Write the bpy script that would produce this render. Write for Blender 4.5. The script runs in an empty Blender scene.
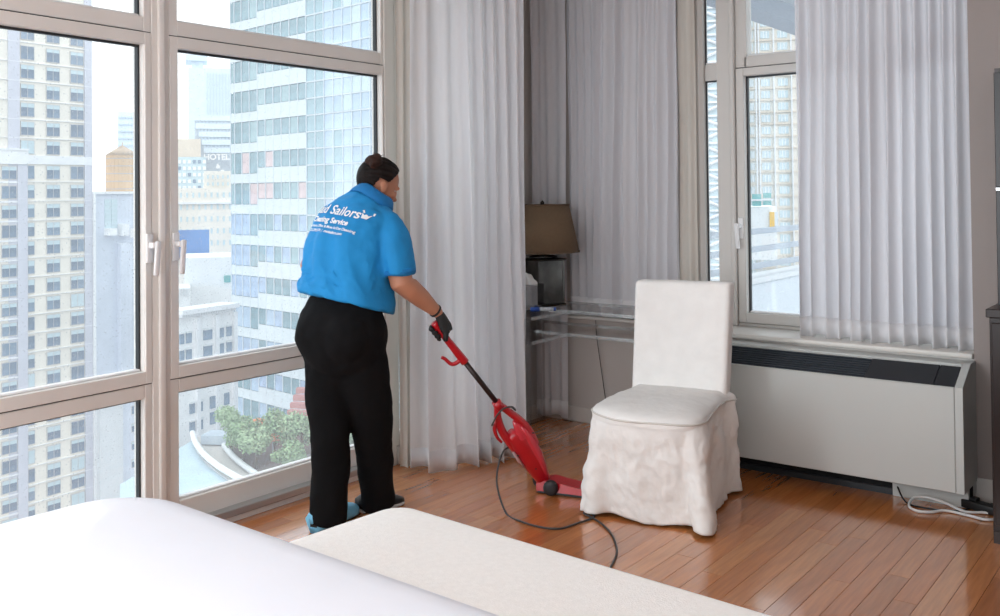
import bpy, bmesh, math, random
from math import sin, cos, pi, radians, sqrt, atan2
from mathutils import Vector, Matrix, noise
from mathutils.bvhtree import BVHTree
random.seed(7)
S = bpy.context.scene
COL = S.collection

# ------------------------------------------------------------------ camera
F_PX, CX, CY = 957.6, 500.0, 176.1
YAW, PIT, ROL = radians(37.594), radians(.996), radians(-.591)
CAM = Vector((0, 0, 1.45))
_r = Vector((cos(YAW), sin(YAW), 0)); _f = Vector((-sin(YAW), cos(YAW), 0)); _u = Vector((0, 0, 1))
_f, _u = _f*cos(PIT)+_u*sin(PIT), _u*cos(PIT)-_f*sin(PIT)
_r, _u = _r*cos(ROL)+_u*sin(ROL), _u*cos(ROL)-_r*sin(ROL)
cd = bpy.data.cameras.new('camera'); cam = bpy.data.objects.new('camera', cd); COL.objects.link(cam)
cam.matrix_world = Matrix(((_r.x, _u.x, -_f.x, CAM.x), (_r.y, _u.y, -_f.y, CAM.y), (_r.z, _u.z, -_f.z, CAM.z), (0, 0, 0, 1)))
cd.sensor_width = 36; cd.lens = 36*F_PX/1000; cd.shift_y = -(308-CY)/1000; cd.clip_start = .05; cd.clip_end = 2000
S.camera = cam

def ray(px, py): return (px-CX)/F_PX*_r+(CY-py)/F_PX*_u+_f
def W(px, py, D): return CAM+ray(px, py)*D                       # the place at depth D
def onz(px, py, z): d = ray(px, py); return CAM+d*((z-CAM.z)/d.z)
def onp(px, py, p, n): d = ray(px, py); return CAM+d*((Vector(p)-CAM).dot(n)/d.dot(n))
def ony(px, py, Y): return onp(px, py, (0, Y, 0), Vector((0, 1, 0)))

# ------------------------------------------------------------------ light
wd = bpy.data.worlds.new('world'); S.world = wd; wd.use_nodes = True
wn = wd.node_tree; bg = wn.nodes['Background']
tc = wn.nodes.new('ShaderNodeTexCoord'); nz = wn.nodes.new('ShaderNodeTexNoise'); rp = wn.nodes.new('ShaderNodeValToRGB')
nz.inputs['Scale'].default_value = 2.2; nz.inputs['Detail'].default_value = 3
rp.color_ramp.elements[0].position = .35; rp.color_ramp.elements[0].color = (.86, .93, 1, 1)
rp.color_ramp.elements[1].position = .65; rp.color_ramp.elements[1].color = (.95, .98, 1, 1)
wn.links.new(tc.outputs['Generated'], nz.inputs['Vector']); wn.links.new(nz.outputs['Fac'], rp.inputs['Fac']); wn.links.new(rp.outputs['Color'], bg.inputs['Color'])
bg.inputs['Strength'].default_value = 1.45
S.view_settings.view_transform = 'Standard'; S.view_settings.look = 'None'; S.view_settings.gamma = 1
S.view_settings.use_curve_mapping = False; S.view_settings.exposure = 0.55

def area(name, loc, rot, sx, sy, power, col=(1, 1, 1)):
    l = bpy.data.lights.new(name, 'AREA'); l.shape = 'RECTANGLE'; l.size = sx; l.size_y = sy; l.energy = power; l.color = col
    o = bpy.data.objects.new(name, l); COL.objects.link(o); o.location = loc; o.rotation_euler = rot
# added fill lights behind the camera, standing in for unseen rear and left windows
area('rear_fill_light', (-.6, -3.4, 1.55), (radians(90), 0, 0), 4.6, 2.2, 50, (.90, .95, 1))
area('left_fill_light', (-3.2, -1.7, 1.5), (radians(90), 0, radians(-90)), 2.6, 2.3, 185, (.90, .95, 1))

# ------------------------------------------------------------------ materials
def lin(c):
    return tuple((v/255/12.92 if v/255 <= .04045 else ((v/255+.055)/1.055)**2.4) for v in c[:3])+(1,)
MATS = {}
def M(name, col, rough=.5, metal=0, spec=.5, vary=None, bump=None, coat=0, stretch=None, emit=None, alpha=None):
    """col sRGB 0-255; vary=(scale, amount); bump=(scale, strength)"""
    if name in MATS: return MATS[name]
    m = bpy.data.materials.new(name); m.use_nodes = True; nt = m.node_tree; b = nt.nodes['Principled BSDF']
    b.inputs['Base Color'].default_value = lin(col); b.inputs['Roughness'].default_value = rough
    b.inputs['Metallic'].default_value = metal; b.inputs['Specular IOR Level'].default_value = spec
    b.inputs['Coat Weight'].default_value = coat; b.inputs['Coat Roughness'].default_value = .12
    if alpha is not None: b.inputs['Alpha'].default_value = alpha
    co = None
    if vary or bump:
        t = nt.nodes.new('ShaderNodeTexCoord'); mp = nt.nodes.new('ShaderNodeMapping')
        if stretch: mp.inputs['Scale'].default_value = stretch
        nt.links.new(t.outputs['Object'], mp.inputs['Vector']); co = mp.outputs['Vector']
    if vary:
        n = nt.nodes.new('ShaderNodeTexNoise'); n.inputs['Scale'].default_value = vary[0]; n.inputs['Detail'].default_value = 4
        r = nt.nodes.new('ShaderNodeValToRGB'); c = lin(col); a = vary[1]
        r.color_ramp.elements[0].position = .3; r.color_ramp.elements[1].position = .7
        r.color_ramp.elements[0].color = tuple(max(0, v*(1-a)) for v in c[:3])+(1,); r.color_ramp.elements[1].color = tuple(min(1, v*(1+a)) for v in c[:3])+(1,)
        nt.links.new(co, n.inputs['Vector']); nt.links.new(n.outputs['Fac'], r.inputs['Fac']); nt.links.new(r.outputs['Color'], b.inputs['Base Color'])
    if bump:
        n2 = nt.nodes.new('ShaderNodeTexNoise'); n2.inputs['Scale'].default_value = bump[0]; n2.inputs['Detail'].default_value = 5
        bp = nt.nodes.new('ShaderNodeBump'); bp.inputs['Strength'].default_value = bump[1]; bp.inputs['Distance'].default_value = .01
        nt.links.new(co, n2.inputs['Vector']); nt.links.new(n2.outputs['Fac'], bp.inputs['Height']); nt.links.new(bp.outputs['Normal'], b.inputs['Normal'])
    MATS[name] = m; return m
def glassmat(name, tint=(1, 1, 1), gloss=.06, rough=.0):
    m = bpy.data.materials.new(name); m.use_nodes = True; nt = m.node_tree; nt.nodes.clear()
    o = nt.nodes.new('ShaderNodeOutputMaterial'); mx = nt.nodes.new('ShaderNodeMixShader'); t = nt.nodes.new('ShaderNodeBsdfTransparent'); g = nt.nodes.new('ShaderNodeBsdfGlossy')
    t.inputs['Color'].default_value = tint+(1,); g.inputs['Roughness'].default_value = rough; mx.inputs['Fac'].default_value = gloss
    nt.links.new(t.outputs[0], mx.inputs[1]); nt.links.new(g.outputs[0], mx.inputs[2]); nt.links.new(mx.outputs[0], o.inputs['Surface'])
    MATS[name] = m; return m
def clothmat(name, col, transl, transp=0):
    m = bpy.data.materials.new(name); m.use_nodes = True; nt = m.node_tree; nt.nodes.clear()
    o = nt.nodes.new('ShaderNodeOutputMaterial'); d = nt.nodes.new('ShaderNodeBsdfDiffuse'); t = nt.nodes.new('ShaderNodeBsdfTranslucent'); mx = nt.nodes.new('ShaderNodeMixShader')
    tx = nt.nodes.new('ShaderNodeTexCoord'); mp = nt.nodes.new('ShaderNodeMapping'); n = nt.nodes.new('ShaderNodeTexNoise'); r = nt.nodes.new('ShaderNodeValToRGB')
    mp.inputs['Scale'].default_value = (60, 60, 3); n.inputs['Scale'].default_value = 4
    c = lin(col); r.color_ramp.elements[0].color = tuple(v*.93 for v in c[:3])+(1,); r.color_ramp.elements[1].color = c
    nt.links.new(tx.outputs['Object'], mp.inputs[0]); nt.links.new(mp.outputs[0], n.inputs['Vector']); nt.links.new(n.outputs['Fac'], r.inputs['Fac'])
    nt.links.new(r.outputs['Color'], d.inputs['Color']); nt.links.new(r.outputs['Color'], t.inputs['Color'])
    mx.inputs['Fac'].default_value = transl
    nt.links.new(d.outputs[0], mx.inputs[1]); nt.links.new(t.outputs[0], mx.inputs[2]); last = mx
    if transp:
        tr = nt.nodes.new('ShaderNodeBsdfTransparent'); m2 = nt.nodes.new('ShaderNodeMixShader'); m2.inputs['Fac'].default_value = transp
        nt.links.new(mx.outputs[0], m2.inputs[1]); nt.links.new(tr.outputs[0], m2.inputs[2]); last = m2
    nt.links.new(last.outputs[0], o.inputs['Surface']); MATS[name] = m; return m

# ------------------------------------------------------------------ helpers
def tag(o, label=None, cat=None, group=None, kind=None):
    if label: o['label'] = label
    if cat: o['category'] = cat
    if group: o['group'] = group
    if kind: o['kind'] = kind
    return o
def empty(name, loc=(0, 0, 0), rz=0, parent=None):
    o = bpy.data.objects.new(name, None); COL.objects.link(o); o.location = loc; o.rotation_euler = (0, 0, rz); o.empty_display_size = .1
    if parent: o.parent = parent
    return o
def link(name, me, mat=None, parent=None, smooth=False):
    o = bpy.data.objects.new(name, me); COL.objects.link(o)
    if mat is not None and not me.materials: me.materials.append(MATS[mat] if isinstance(mat, str) else mat)
    if parent: o.parent = parent
    if smooth:
        for p in me.polygons: p.use_smooth = True
    return o
def from_bm(name, bm, mat=None, parent=None, smooth=False):
    me = bpy.data.meshes.new(name); bm.normal_update(); bm.to_mesh(me); bm.free(); return link(name, me, mat, parent, smooth)
def from_py(name, v, f, mat=None, parent=None, smooth=False):
    me = bpy.data.meshes.new(name); me.from_pydata([tuple(p) for p in v], [], f); me.update(); return link(name, me, mat, parent, smooth)
BOXC = {}
def box(name, x0, x1, y0, y1, z0, z1, mat, parent=None, bev=0, seg=1):
    dx, dy, dz = round(x1-x0, 4), round(y1-y0, 4), round(z1-z0, 4); k = (dx, dy, dz, mat, bev, seg)
    if k not in BOXC:
        bm = bmesh.new(); bmesh.ops.create_cube(bm, size=1); bmesh.ops.scale(bm, vec=(dx, dy, dz), verts=bm.verts)
        if bev: bmesh.ops.bevel(bm, geom=bm.edges[:], offset=min(bev, min(dx, dy, dz)*.49), segments=seg, affect='EDGES', profile=.5)
        me = bpy.data.meshes.new(name); bm.normal_update(); bm.to_mesh(me); bm.free(); me.materials.append(MATS[mat])
        if seg > 1:
            for p in me.polygons: p.use_smooth = True
        BOXC[k] = me
    o = bpy.data.objects.new(name, BOXC[k]); COL.objects.link(o); o.location = ((x0+x1)/2, (y0+y1)/2, (z0+z1)/2)
    if parent: o.parent = parent
    return o
def catmull(pts, n, closed=False):
    P = [Vector(p) for p in pts]; out = []; N = len(P); segs = N if closed else N-1
    for i in range(segs):
        if closed: a, b, c, d = P[(i-1) % N], P[i], P[(i+1) % N], P[(i+2) % N]
        else: a, b, c, d = P[max(i-1, 0)], P[i], P[i+1], P[min(i+2, N-1)]
        for k in range(n):
            t = k/n; out.append(.5*((2*b)+(c-a)*t+(2*a-5*b+4*c-d)*t*t+(3*b-a-3*c+d)*t**3))
    if not closed: out.append(P[-1])
    return out
def loft(bm, rings, ref, seg=20, cap=True, power=1.0):
    """rings: (centre, a, b): a along ref, b across; rings stand square to the path"""
    n = len(rings); vs = []
    for i, (c, a, b) in enumerate(rings):
        c = Vector(c); p0 = Vector(rings[max(i-1, 0)][0]); p1 = Vector(rings[min(i+1, n-1)][0]); t = (p1-p0).normalized()
        rf = Vector(ref[i] if isinstance(ref, list) else ref); ax = (rf-t*rf.dot(t)).normalized(); bx = t.cross(ax)
        row = []
        for k in range(seg):
            q = 2*pi*k/seg; cc, ss = cos(q), sin(q)
            if power != 1: cc = math.copysign(abs(cc)**power, cc); ss = math.copysign(abs(ss)**power, ss)
            row.append(bm.verts.new(c+ax*a*cc+bx*b*ss))
        vs.append(row)
    for i in range(n-1):
        for k in range(seg): bm.faces.new((vs[i][k], vs[i][(k+1) % seg], vs[i+1][(k+1) % seg], vs[i+1][k]))
    if cap:
        bm.faces.new(list(reversed(vs[0]))); bm.faces.new(vs[-1])
    return vs
def tube(name, pts, r, mat, parent=None, seg=8, sub=6, closed=False):
    P = catmull(pts, sub, closed) if sub > 1 else [Vector(p) for p in pts]
    bm = bmesh.new(); up = Vector((.13, .21, .97)); n = len(P); rows = []
    for i, c in enumerate(P):
        t = ((P[(i+1) % n] if closed else P[min(i+1, n-1)])-(P[i-1] if closed else P[max(i-1, 0)]))
        t = t.normalized() if t.length > 1e-9 else Vector((0, 0, 1))
        ax = up-t*up.dot(t); ax = ax.normalized() if ax.length > 1e-4 else t.orthogonal().normalized(); bx = t.cross(ax); up = ax
        rr = r if not callable(r) else r(i/(n-1))
        rows.append([bm.verts.new(c+(ax*cos(2*pi*k/seg)+bx*sin(2*pi*k/seg))*rr) for k in range(seg)])
    for i in range(n if closed else n-1):
        a, b = rows[i], rows[(i+1) % n]
        for k in range(seg): bm.faces.new((a[k], a[(k+1) % seg], b[(k+1) % seg], b[k]))
    if not closed: bm.faces.new(list(reversed(rows[0]))); bm.faces.new(rows[-1])
    return from_bm(name, bm, mat, parent, True)
def lathe(name, prof, mat, parent=None, seg=32, loc=(0, 0, 0), cap=True):
    bm = bmesh.new(); rows = []
    for r, z in prof: rows.append([bm.verts.new((loc[0]+r*cos(2*pi*k/seg), loc[1]+r*sin(2*pi*k/seg), loc[2]+z)) for k in range(seg)])
    for i in range(len(rows)-1):
        for k in range(seg): bm.faces.new((rows[i][k], rows[i][(k+1) % seg], rows[i+1][(k+1) % seg], rows[i+1][k]))
    if cap: bm.faces.new(list(reversed(rows[0]))); bm.faces.new(rows[-1])
    return from_bm(name, bm, mat, parent, True)
def ball(bm, c, rx, ry, rz, rot=None, seg=16):
    m = Matrix.Translation(c) @ (rot.to_4x4() if rot else Matrix.Identity(4)) @ Matrix.Diagonal((rx, ry, rz, 1))
    return bmesh.ops.create_uvsphere(bm, u_segments=seg, v_segments=max(8, seg*2//3), radius=1, matrix=m)['verts']
def bake(o, mods):
    for typ, kw in mods:
        md = o.modifiers.new(typ, typ)
        for k, v in kw.items(): setattr(md, k, v)
    dg = bpy.context.evaluated_depsgraph_get(); dg.update(); ev = o.evaluated_get(dg)
    me = bpy.data.meshes.new_from_object(ev); o.modifiers.clear(); old = o.data; o.data = me; bpy.data.meshes.remove(old)
    for p in me.polygons: p.use_smooth = True
    return o
def prism(name, poly, z0, z1, mat, parent=None, to=None):
    """poly: 2d outline, extruded; to(x,y,z) maps to 3d"""
    n = len(poly); to = to or (lambda x, y, z: (x, y, z))
    v = [to(x, y, z0) for x, y in poly]+[to(x, y, z1) for x, y in poly]
    f = [list(range(n))[::-1], list(range(n, 2*n))]+[[i, (i+1) % n, n+(i+1) % n, n+i] for i in range(n)]
    return from_py(name, v, f, mat, parent)

# ------------------------------------------------------------------ palette
M('frame', (230, 227, 222), .38, vary=(3, .04)); M('frame_white', (206, 203, 198), .4); M('gasket', (38, 42, 46), .5); M('bead_white', (236, 236, 236), .4); M('handle_white', (232, 232, 232), .3)
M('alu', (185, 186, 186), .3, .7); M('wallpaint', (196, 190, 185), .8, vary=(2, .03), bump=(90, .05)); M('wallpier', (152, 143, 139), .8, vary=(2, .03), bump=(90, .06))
M('ceilpaint', (240, 239, 236), .9); M('trimpaint', (208, 204, 199), .5); M('sillpaint', (222, 219, 213), .35)
M('subfloor', (38, 22, 14), .6)
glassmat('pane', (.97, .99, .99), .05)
def rain_haze_glass():  # speckles are rain drops; the even translucent veil adds outdoor haze to the glass
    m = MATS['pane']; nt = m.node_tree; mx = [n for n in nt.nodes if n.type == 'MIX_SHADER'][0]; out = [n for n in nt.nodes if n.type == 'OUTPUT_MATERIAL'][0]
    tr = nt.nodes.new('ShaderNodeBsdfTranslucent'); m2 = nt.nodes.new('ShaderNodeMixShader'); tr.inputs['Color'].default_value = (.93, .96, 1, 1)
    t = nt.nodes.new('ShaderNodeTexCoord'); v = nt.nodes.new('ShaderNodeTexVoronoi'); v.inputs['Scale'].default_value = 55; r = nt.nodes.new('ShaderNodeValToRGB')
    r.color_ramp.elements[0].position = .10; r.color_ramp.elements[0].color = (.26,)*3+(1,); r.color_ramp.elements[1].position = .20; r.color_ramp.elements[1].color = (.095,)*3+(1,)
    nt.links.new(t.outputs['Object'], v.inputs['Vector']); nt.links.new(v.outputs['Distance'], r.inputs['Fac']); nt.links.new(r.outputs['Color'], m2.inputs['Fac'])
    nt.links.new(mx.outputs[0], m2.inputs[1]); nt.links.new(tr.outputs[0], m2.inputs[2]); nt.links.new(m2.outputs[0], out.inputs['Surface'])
rain_haze_glass(); glassmat('acrylic', (.93, .93, .93), .09); M('acrylic_edge', (205, 210, 212), .15, spec=.8, alpha=.28)
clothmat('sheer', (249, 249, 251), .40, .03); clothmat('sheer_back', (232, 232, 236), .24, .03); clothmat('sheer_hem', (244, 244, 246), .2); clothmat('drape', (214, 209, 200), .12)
clothmat('linen', (234, 232, 228), .03); M('linen_cover', (238, 237, 234), .85, vary=(14, .03), bump=(30, .35)); M('piping', (214, 211, 205), .8)
M('duvet', (224, 228, 236), .85, bump=(5, .25), vary=(3, .015)); M('bench', (244, 243, 240), .85, vary=(60, .03), bump=(220, .15)); M('darkwood', (34, 22, 19), .3, vary=(8, .2), stretch=(1, 1, .2)); M('dark_shelf', (14, 11, 11), .35)
M('bed_base', (150, 140, 130), .7)

# ================================================================== SETTING
ZC = 2.78
fl = empty('floor'); tag(fl, kind='structure')
box('floor_base', -3.64, 2.0, -3.5, 5.3, -.12, -.014, 'subfloor', fl)
# wood strips: random lengths along y
for i in range(7):
    c = [(190, 120, 68), (198, 128, 74), (182, 112, 62), (200, 134, 82), (190, 116, 64), (176, 108, 60), (196, 124, 70)][i]
    M('oak%d' % i, c, .2, spec=.55, vary=(6, .16), stretch=(9, .7, 1), coat=.9)
PW = .0815
rnd = random.Random(3); x = -3.6; plankm = {}
while x < .35:
    y = 1.45-rnd.uniform(0, .9)
    while y < 5.1:
        L = rnd.choice((.75, .9, 1.05, 1.2)); y1 = min(y+L, 5.105)
        if y1 > 1.5 and y1-y > .03:
            box('plank', x+.0005, x+PW-.0005, y+.0005, y1-.0005, -.014, 0, 'oak%d' % rnd.randrange(7), fl, .0007)
        y += L
    x += PW
box('floor_field', .36, 2.0, -3.5, 5.1, -.014, 0, 'oak0', fl); box('floor_field', -3.6, .36, -3.5, .5, -.014, 0, 'oak1', fl)
tag(box('ceiling', -3.9, 2.2, -3.6, 5.5, ZC, ZC+.12, 'ceilpaint'), kind='structure')
# back wall: low wall under the sill, solid piece behind the desk curtains, pier on the right
wb = empty('wall_back'); tag(wb, kind='structure')
box('wall_panel', -3.9, -.985, 5.11, 5.32, 0, .655, 'wallpaint', wb)
box('wall_panel', -3.9, -2.60, 5.14, 5.32, .655, ZC, 'wallpaint', wb)
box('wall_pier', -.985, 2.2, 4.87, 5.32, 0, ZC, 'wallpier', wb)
box('wall_panel', -2.28, -.985, 4.875, 5.11, 0, .655, 'trimpaint', wb)
box('lintel', -2.60, -.985, 5.10, 5.32, 2.70, ZC, 'wallpaint', wb)
wl = empty('wall_left'); tag(wl, kind='structure')
box('wall_panel', -3.72, -3.6, 4.28, 5.14, 0, ZC, 'wallpaint', wl); box('wall_panel', -3.72, -3.6, 3.738, 4.28, 0, .10, 'wallpaint', wl)
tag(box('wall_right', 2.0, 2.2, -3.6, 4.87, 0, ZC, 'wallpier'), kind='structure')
for nm, a in (('baseboard_back', (-3.6, -2.285, 5.096, 5.11, 0, .095)), ('baseboard_left', (-3.6, -3.586, 3.74, 5.096, 0, .095)), ('baseboard_pier', (-.985, 2.0, 4.856, 4.87, 0, .11))):
    tag(box(nm, *a, 'trimpaint', None, .004), kind='structure')
tag(box('trim_1', -3.6, -2.29, 5.06, 5.14, .655, .675, 'trimpaint', None, .004), kind='structure')
s = empty('trim_2'); tag(s, kind='structure')
box('sill_board', -2.62, -.987, 4.85, 5.16, .657, .682, 'sillpaint', s, .006, 2)

def member(p, x0, x1, z0, z1, y0=0, y1=.075, mat='frame', name='frame_bar', bev=.003): return box(name, x0, x1, y0, y1, z0, z1, mat, p, bev)
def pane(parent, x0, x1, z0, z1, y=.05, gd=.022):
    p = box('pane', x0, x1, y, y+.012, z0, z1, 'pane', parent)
    g = .009
    box('glazing_bead', x0+g, x1-g, y-gd-.012, y-.001, z0, z0+.010, 'bead_white', parent, .003)
    for a in ((x0, x0+g, z0, z1), (x1-g, x1, z0, z1), (x0+g, x1-g, z1-g, z1)):
        box('gasket', a[0], a[1], y-gd, y-.001, a[2], a[3], 'gasket', parent)
def sash_handle(parent, x, z, side=1, name='handle'):
    h = empty(name, (x, -.010, z), 0, parent)
    box('handle_plate', -.016, .016, -.012, 0, -.06, .06, 'handle_white', h, .004, 2)
    box('handle_neck', -.011, .011, -.045, -.012, .0, .024, 'handle_white', h, .004, 2)
    o = box('handle_lever', -.012+side*.004, .012+side*.004, -.058, -.043, -.115, .03, 'handle_white', h, .006, 2); o.rotation_euler = (0, side*radians(4), 0)
def big_window(name, origin, rz, w, hx, hside, rr=.018, LV=(.15, .612, .672, .725, 2.084, 2.136, 2.2), left_post=True):
    """local x along the wall to the right seen from inside, y outwards"""
    r = empty(name, origin, rz); tag(r, kind='structure')
    b0, l1, g0, p0, p1, g1, u0 = LV
    xa, xb = .045, w-rr                              # clear glass
    ztop = 2.72
    member(r, 0, xa, 0, ztop); member(r, xb, w, 0, ztop)
    member(r, xa, xb, .055, b0); member(r, xa, xb, l1, g0-.002); member(r, xa, xb, g1+.002, u0); member(r, xa, xb, ztop-.05, ztop)
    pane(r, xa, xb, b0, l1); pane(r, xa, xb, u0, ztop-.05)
    s = empty('sash', (0, 0, 0), 0, r)
    x0, x1 = .004, w-.004; y0 = -.006
    for a in ((x0, xa-.002, g0+.002, g1-.002), (xb+.002, x1, g0+.002, g1-.002), (xa-.002, xb+.002, g0+.002, p0), (xa-.002, xb+.002, p1, g1-.002)): member(s, *a, y0, .05, 'frame', 'sash_bar', .002)
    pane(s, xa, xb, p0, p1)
    for a in ((0, w, g1-.002, g1+.002), (0, w, g0-.002, g0+.002)): box('gap_seal', a[0]+.003, a[1]-.003, -.001, .03, a[2], a[3], 'gasket', r)
    if hx is not None: sash_handle(r, hx, 1.235, hside)
    box('bottom_track', 0, w, -.055, 0, .03, .062, 'alu', r, .003); box('bottom_ledge', 0, w, -.04, .0, 0, .03, 'frame', r, .002)
    box('bottom_plinth', 0, w, 0, .075, 0, .055, 'frame', r)
    return r
# left wall of windows: window_2 in the plane x=-3.6, window_1 and window_3 on the next facets
big_window('window_2', (-3.6, 2.367, 0), pi/2, 1.297, .022, 1)
b = radians(3.74); A = Vector((-3.6, 2.285, 0)); dv = Vector((-sin(b), cos(b), 0)); W1 = 1.285
big_window('window_1', A-dv*W1, pi/2+b, W1, W1-.022, 1, .036)
B2 = A-dv*(W1+.08); b2 = radians(7.5); dv2 = Vector((-sin(b2), cos(b2), 0))
big_window('window_3', B2-dv2*W1, pi/2+b2, W1, .03, 1)
m = empty('trim_3', (-3.6, 2.326, 0), pi/2); tag(m, kind='structure')
box('mullion_core', -.041, .041, -.004, .09, 0, 2.72, 'frame', m, .003); box('mullion_bead', -.017, .017, -.02, -.004, 0, 2.72, 'frame', m, .008, 3)
m = empty('trim_4', (-3.6, 3.703, 0), pi/2); tag(m, kind='structure')
box('jamb', -.038, .034, -.008, .09, 0, 2.72, 'frame', m, .003); 
m = empty('trim_5', A-dv*(W1+.04), pi/2+b); tag(m, kind='structure'); box('mullion_core', -.043, .043, -.004, .09, 0, 2.72, 'frame', m, .003)
tag(box('trim_6', -3.75, -3.45, -.2, 3.73, 2.72, ZC, 'frame'), kind='structure')
r = empty('window_5', (-3.6, 3.738, 0), pi/2); tag(r, kind='structure')
for a in ((0, .03, .1, 2.72), (.512, .542, .1, 2.72), (.03, .512, .1, .16), (.03, .512, 2.66, 2.72)): member(r, *a)
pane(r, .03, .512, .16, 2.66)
# back window: narrow fixed light, post, opening light
r = empty('window_4', (-2.60, 5.15, 0)); tag(r, kind='structure')
Wd = 1.615; zb, zt = .682, 2.70
def bx(px): return ony(px, 200, 5.15).x+2.60
n0, n1, q0, q1 = bx(705), bx(719), bx(737.5), bx(748.5)
member(r, .03, n0, zb, zt, -.02, .08, 'frame_white', 'frame_bar', .02); member(r, n1, q0-.03, zb, zt, -.01, .08, 'frame_white'); member(r, q0-.03, q0, zb, zt, -.03, .08, 'frame_white', 'post_bead', .006)
for a in ((n0, n1, zb, .755), (n0, n1, 2.09, 2.185)): member(r, *a, .02, .08, 'frame_white')
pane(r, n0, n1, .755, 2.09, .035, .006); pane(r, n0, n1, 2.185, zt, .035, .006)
for xs in ((q0, q0+.78), (q0+.80, Wd)):
    x0, x1 = xs
    member(r, x0, q1-q0+x0, 2.148, zt, 0, .08, 'frame_white'); member(r, x1-.05, x1, zb, zt, 0, .08, 'frame_white')
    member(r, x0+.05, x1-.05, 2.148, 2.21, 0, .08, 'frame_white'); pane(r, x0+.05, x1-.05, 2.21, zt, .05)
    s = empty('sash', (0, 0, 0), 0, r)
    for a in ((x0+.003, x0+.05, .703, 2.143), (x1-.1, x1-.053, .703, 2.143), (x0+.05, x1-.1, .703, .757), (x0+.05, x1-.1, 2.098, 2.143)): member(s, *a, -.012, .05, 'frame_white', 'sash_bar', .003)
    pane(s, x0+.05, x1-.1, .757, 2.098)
    box('gap_seal', x0, x1-.05, .0, .03, 2.143, 2.148, 'gasket', r)
    sash_handle(r, x0+.024, 1.235, -1)
member(r, q0+.78, q0+.80, zb, zt, 0, .08, 'frame_white'); member(r, q0, Wd, zb, .70, 0, .08, 'frame_white')
member(r, 0, .03, zb, zt, -.03, .08, 'frame_white')
# ================================================================== FURNITURE
# ---- curtains
def curtain(name, label, top, bot, z0, z1, lam, amp, mat, hem, seed=0, nz=16, flare=1.25, group=None, hemmat='sheer_hem'):
    rd = random.Random(seed)
    T = catmull([(a[0], a[1], 0) for a in top], 24); Bq = catmull([(a[0], a[1], 0) for a in bot], 24)
    def resample(P, n):
        d = [0]
        for i in range(1, len(P)): d.append(d[-1]+(P[i]-P[i-1]).length)
        out = []; j = 0
        for k in range(n):
            s = d[-1]*k/(n-1)
            while j < len(P)-2 and d[j+1] < s: j += 1
            t = (s-d[j])/max(1e-9, d[j+1]-d[j]); out.append(P[j].lerp(P[j+1], min(1, t)))
        return out, d[-1]
    _, Lb = resample(Bq, 5)
    n = max(24, int(Lb/lam*14)); T, Lt = resample(T, n); Bq, Lb = resample(Bq, n)
    ph = []; p = rd.random()*6; am = []
    nf = int(Lb/lam)+3; fl_w = [rd.uniform(.6, 1.5) for _ in range(nf)]; fl_a = [rd.uniform(.45, 1.3) for _ in range(nf)]
    for k in range(n):
        u = k/(n-1)*Lb/lam; i = int(u); t = u-i; t = t*t*(3-2*t)
        p += (2*pi/ (n-1)*Lb/lam)*(fl_w[i]*(1-t)+fl_w[i+1]*t); ph.append(p); am.append(fl_a[i]*(1-t)+fl_a[i+1]*t)
    def P(k, j, nzz, za, zb_):
        z = zb_+(za-zb_)*j/(nzz-1); h = (z1-z)/(z1-z0)
        c = T[k].lerp(Bq[k], h); a = T[max(k-1, 0)].lerp(Bq[max(k-1, 0)], h); e = T[min(k+1, n-1)].lerp(Bq[min(k+1, n-1)], h)
        t = (e-a).normalized(); nrm = Vector((t.y, -t.x, 0))
        w = sin(ph[k]+.5*sin(1.7*h+k*.01)); w = math.copysign(abs(w)**.75, w)
        of = amp*am[k]*(.62+(flare-.62)*h)*w+.006*sin(3.1*h*3+k*.07)
        side = .35*amp*cos(ph[k]*1.0+1)*h
        zz = z+(.008*sin(ph[k]*.5) if h > .999 else 0)
        return Vector((c.x, c.y, zz))+nrm*of+t*side
    def grid(nzz, za, zb_, off=0):
        v = []
        for k in range(n):
            for j in range(nzz):
                q = P(k, j, nzz, za, zb_)
                v.append(q)
        f = [(k*nzz+j, (k+1)*nzz+j, (k+1)*nzz+j+1, k*nzz+j+1) for k in range(n-1) for j in range(nzz-1)]
        return v, f
    root = empty(name, (Bq[n//2].x, Bq[n//2].y, z0)); tag(root, label, 'curtain', group); off = Vector(root.location)
    v, f = grid(nz, z1, z0+hem); o = from_py('cloth', [q-off for q in v], [tuple(reversed(q)) for q in f], mat, root, True)
    if hem:
        v, f = grid(3, z0+hem, z0); h = from_py('hem', [q-off for q in v], [tuple(reversed(q)) for q in f], hemmat, root, True)
        md = h.modifiers.new('thick', 'SOLIDIFY'); md.thickness = .004; md.offset = 0
    return root
curtain('curtain', 'cream lined drape gathered at the window edge behind the white sheer', [(-3.52, 3.67), (-3.50, 3.76), (-3.48, 3.86)], [(-3.50, 3.67), (-3.485, 3.76), (-3.47, 3.86)], .012, 2.72, .07, .014, 'drape', 0, 11)
curtain('sheer_curtain', 'long white sheer curtain reaching the floor beside the cleaning person', [(-3.45, 3.70), (-3.38, 3.86), (-3.24, 4.06), (-3.105, 4.255)], [(-3.44, 3.72), (-3.28, 3.76), (-3.245, 3.98), (-3.17, 4.16), (-3.175, 4.32)], .012, 2.72, .10, .042, 'sheer', .105, 4)
curtain('sheer_curtain', 'floor-length sheer in the room corner behind the acrylic desk', [(-3.555, 4.93), (-3.54, 5.03), (-3.46, 5.055), (-3.36, 5.055)], [(-3.555, 4.97), (-3.54, 5.03), (-3.47, 5.045), (-3.37, 5.05)], .03, 2.72, .075, .016, 'sheer_back', .1, 21, flare=.8)
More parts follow.
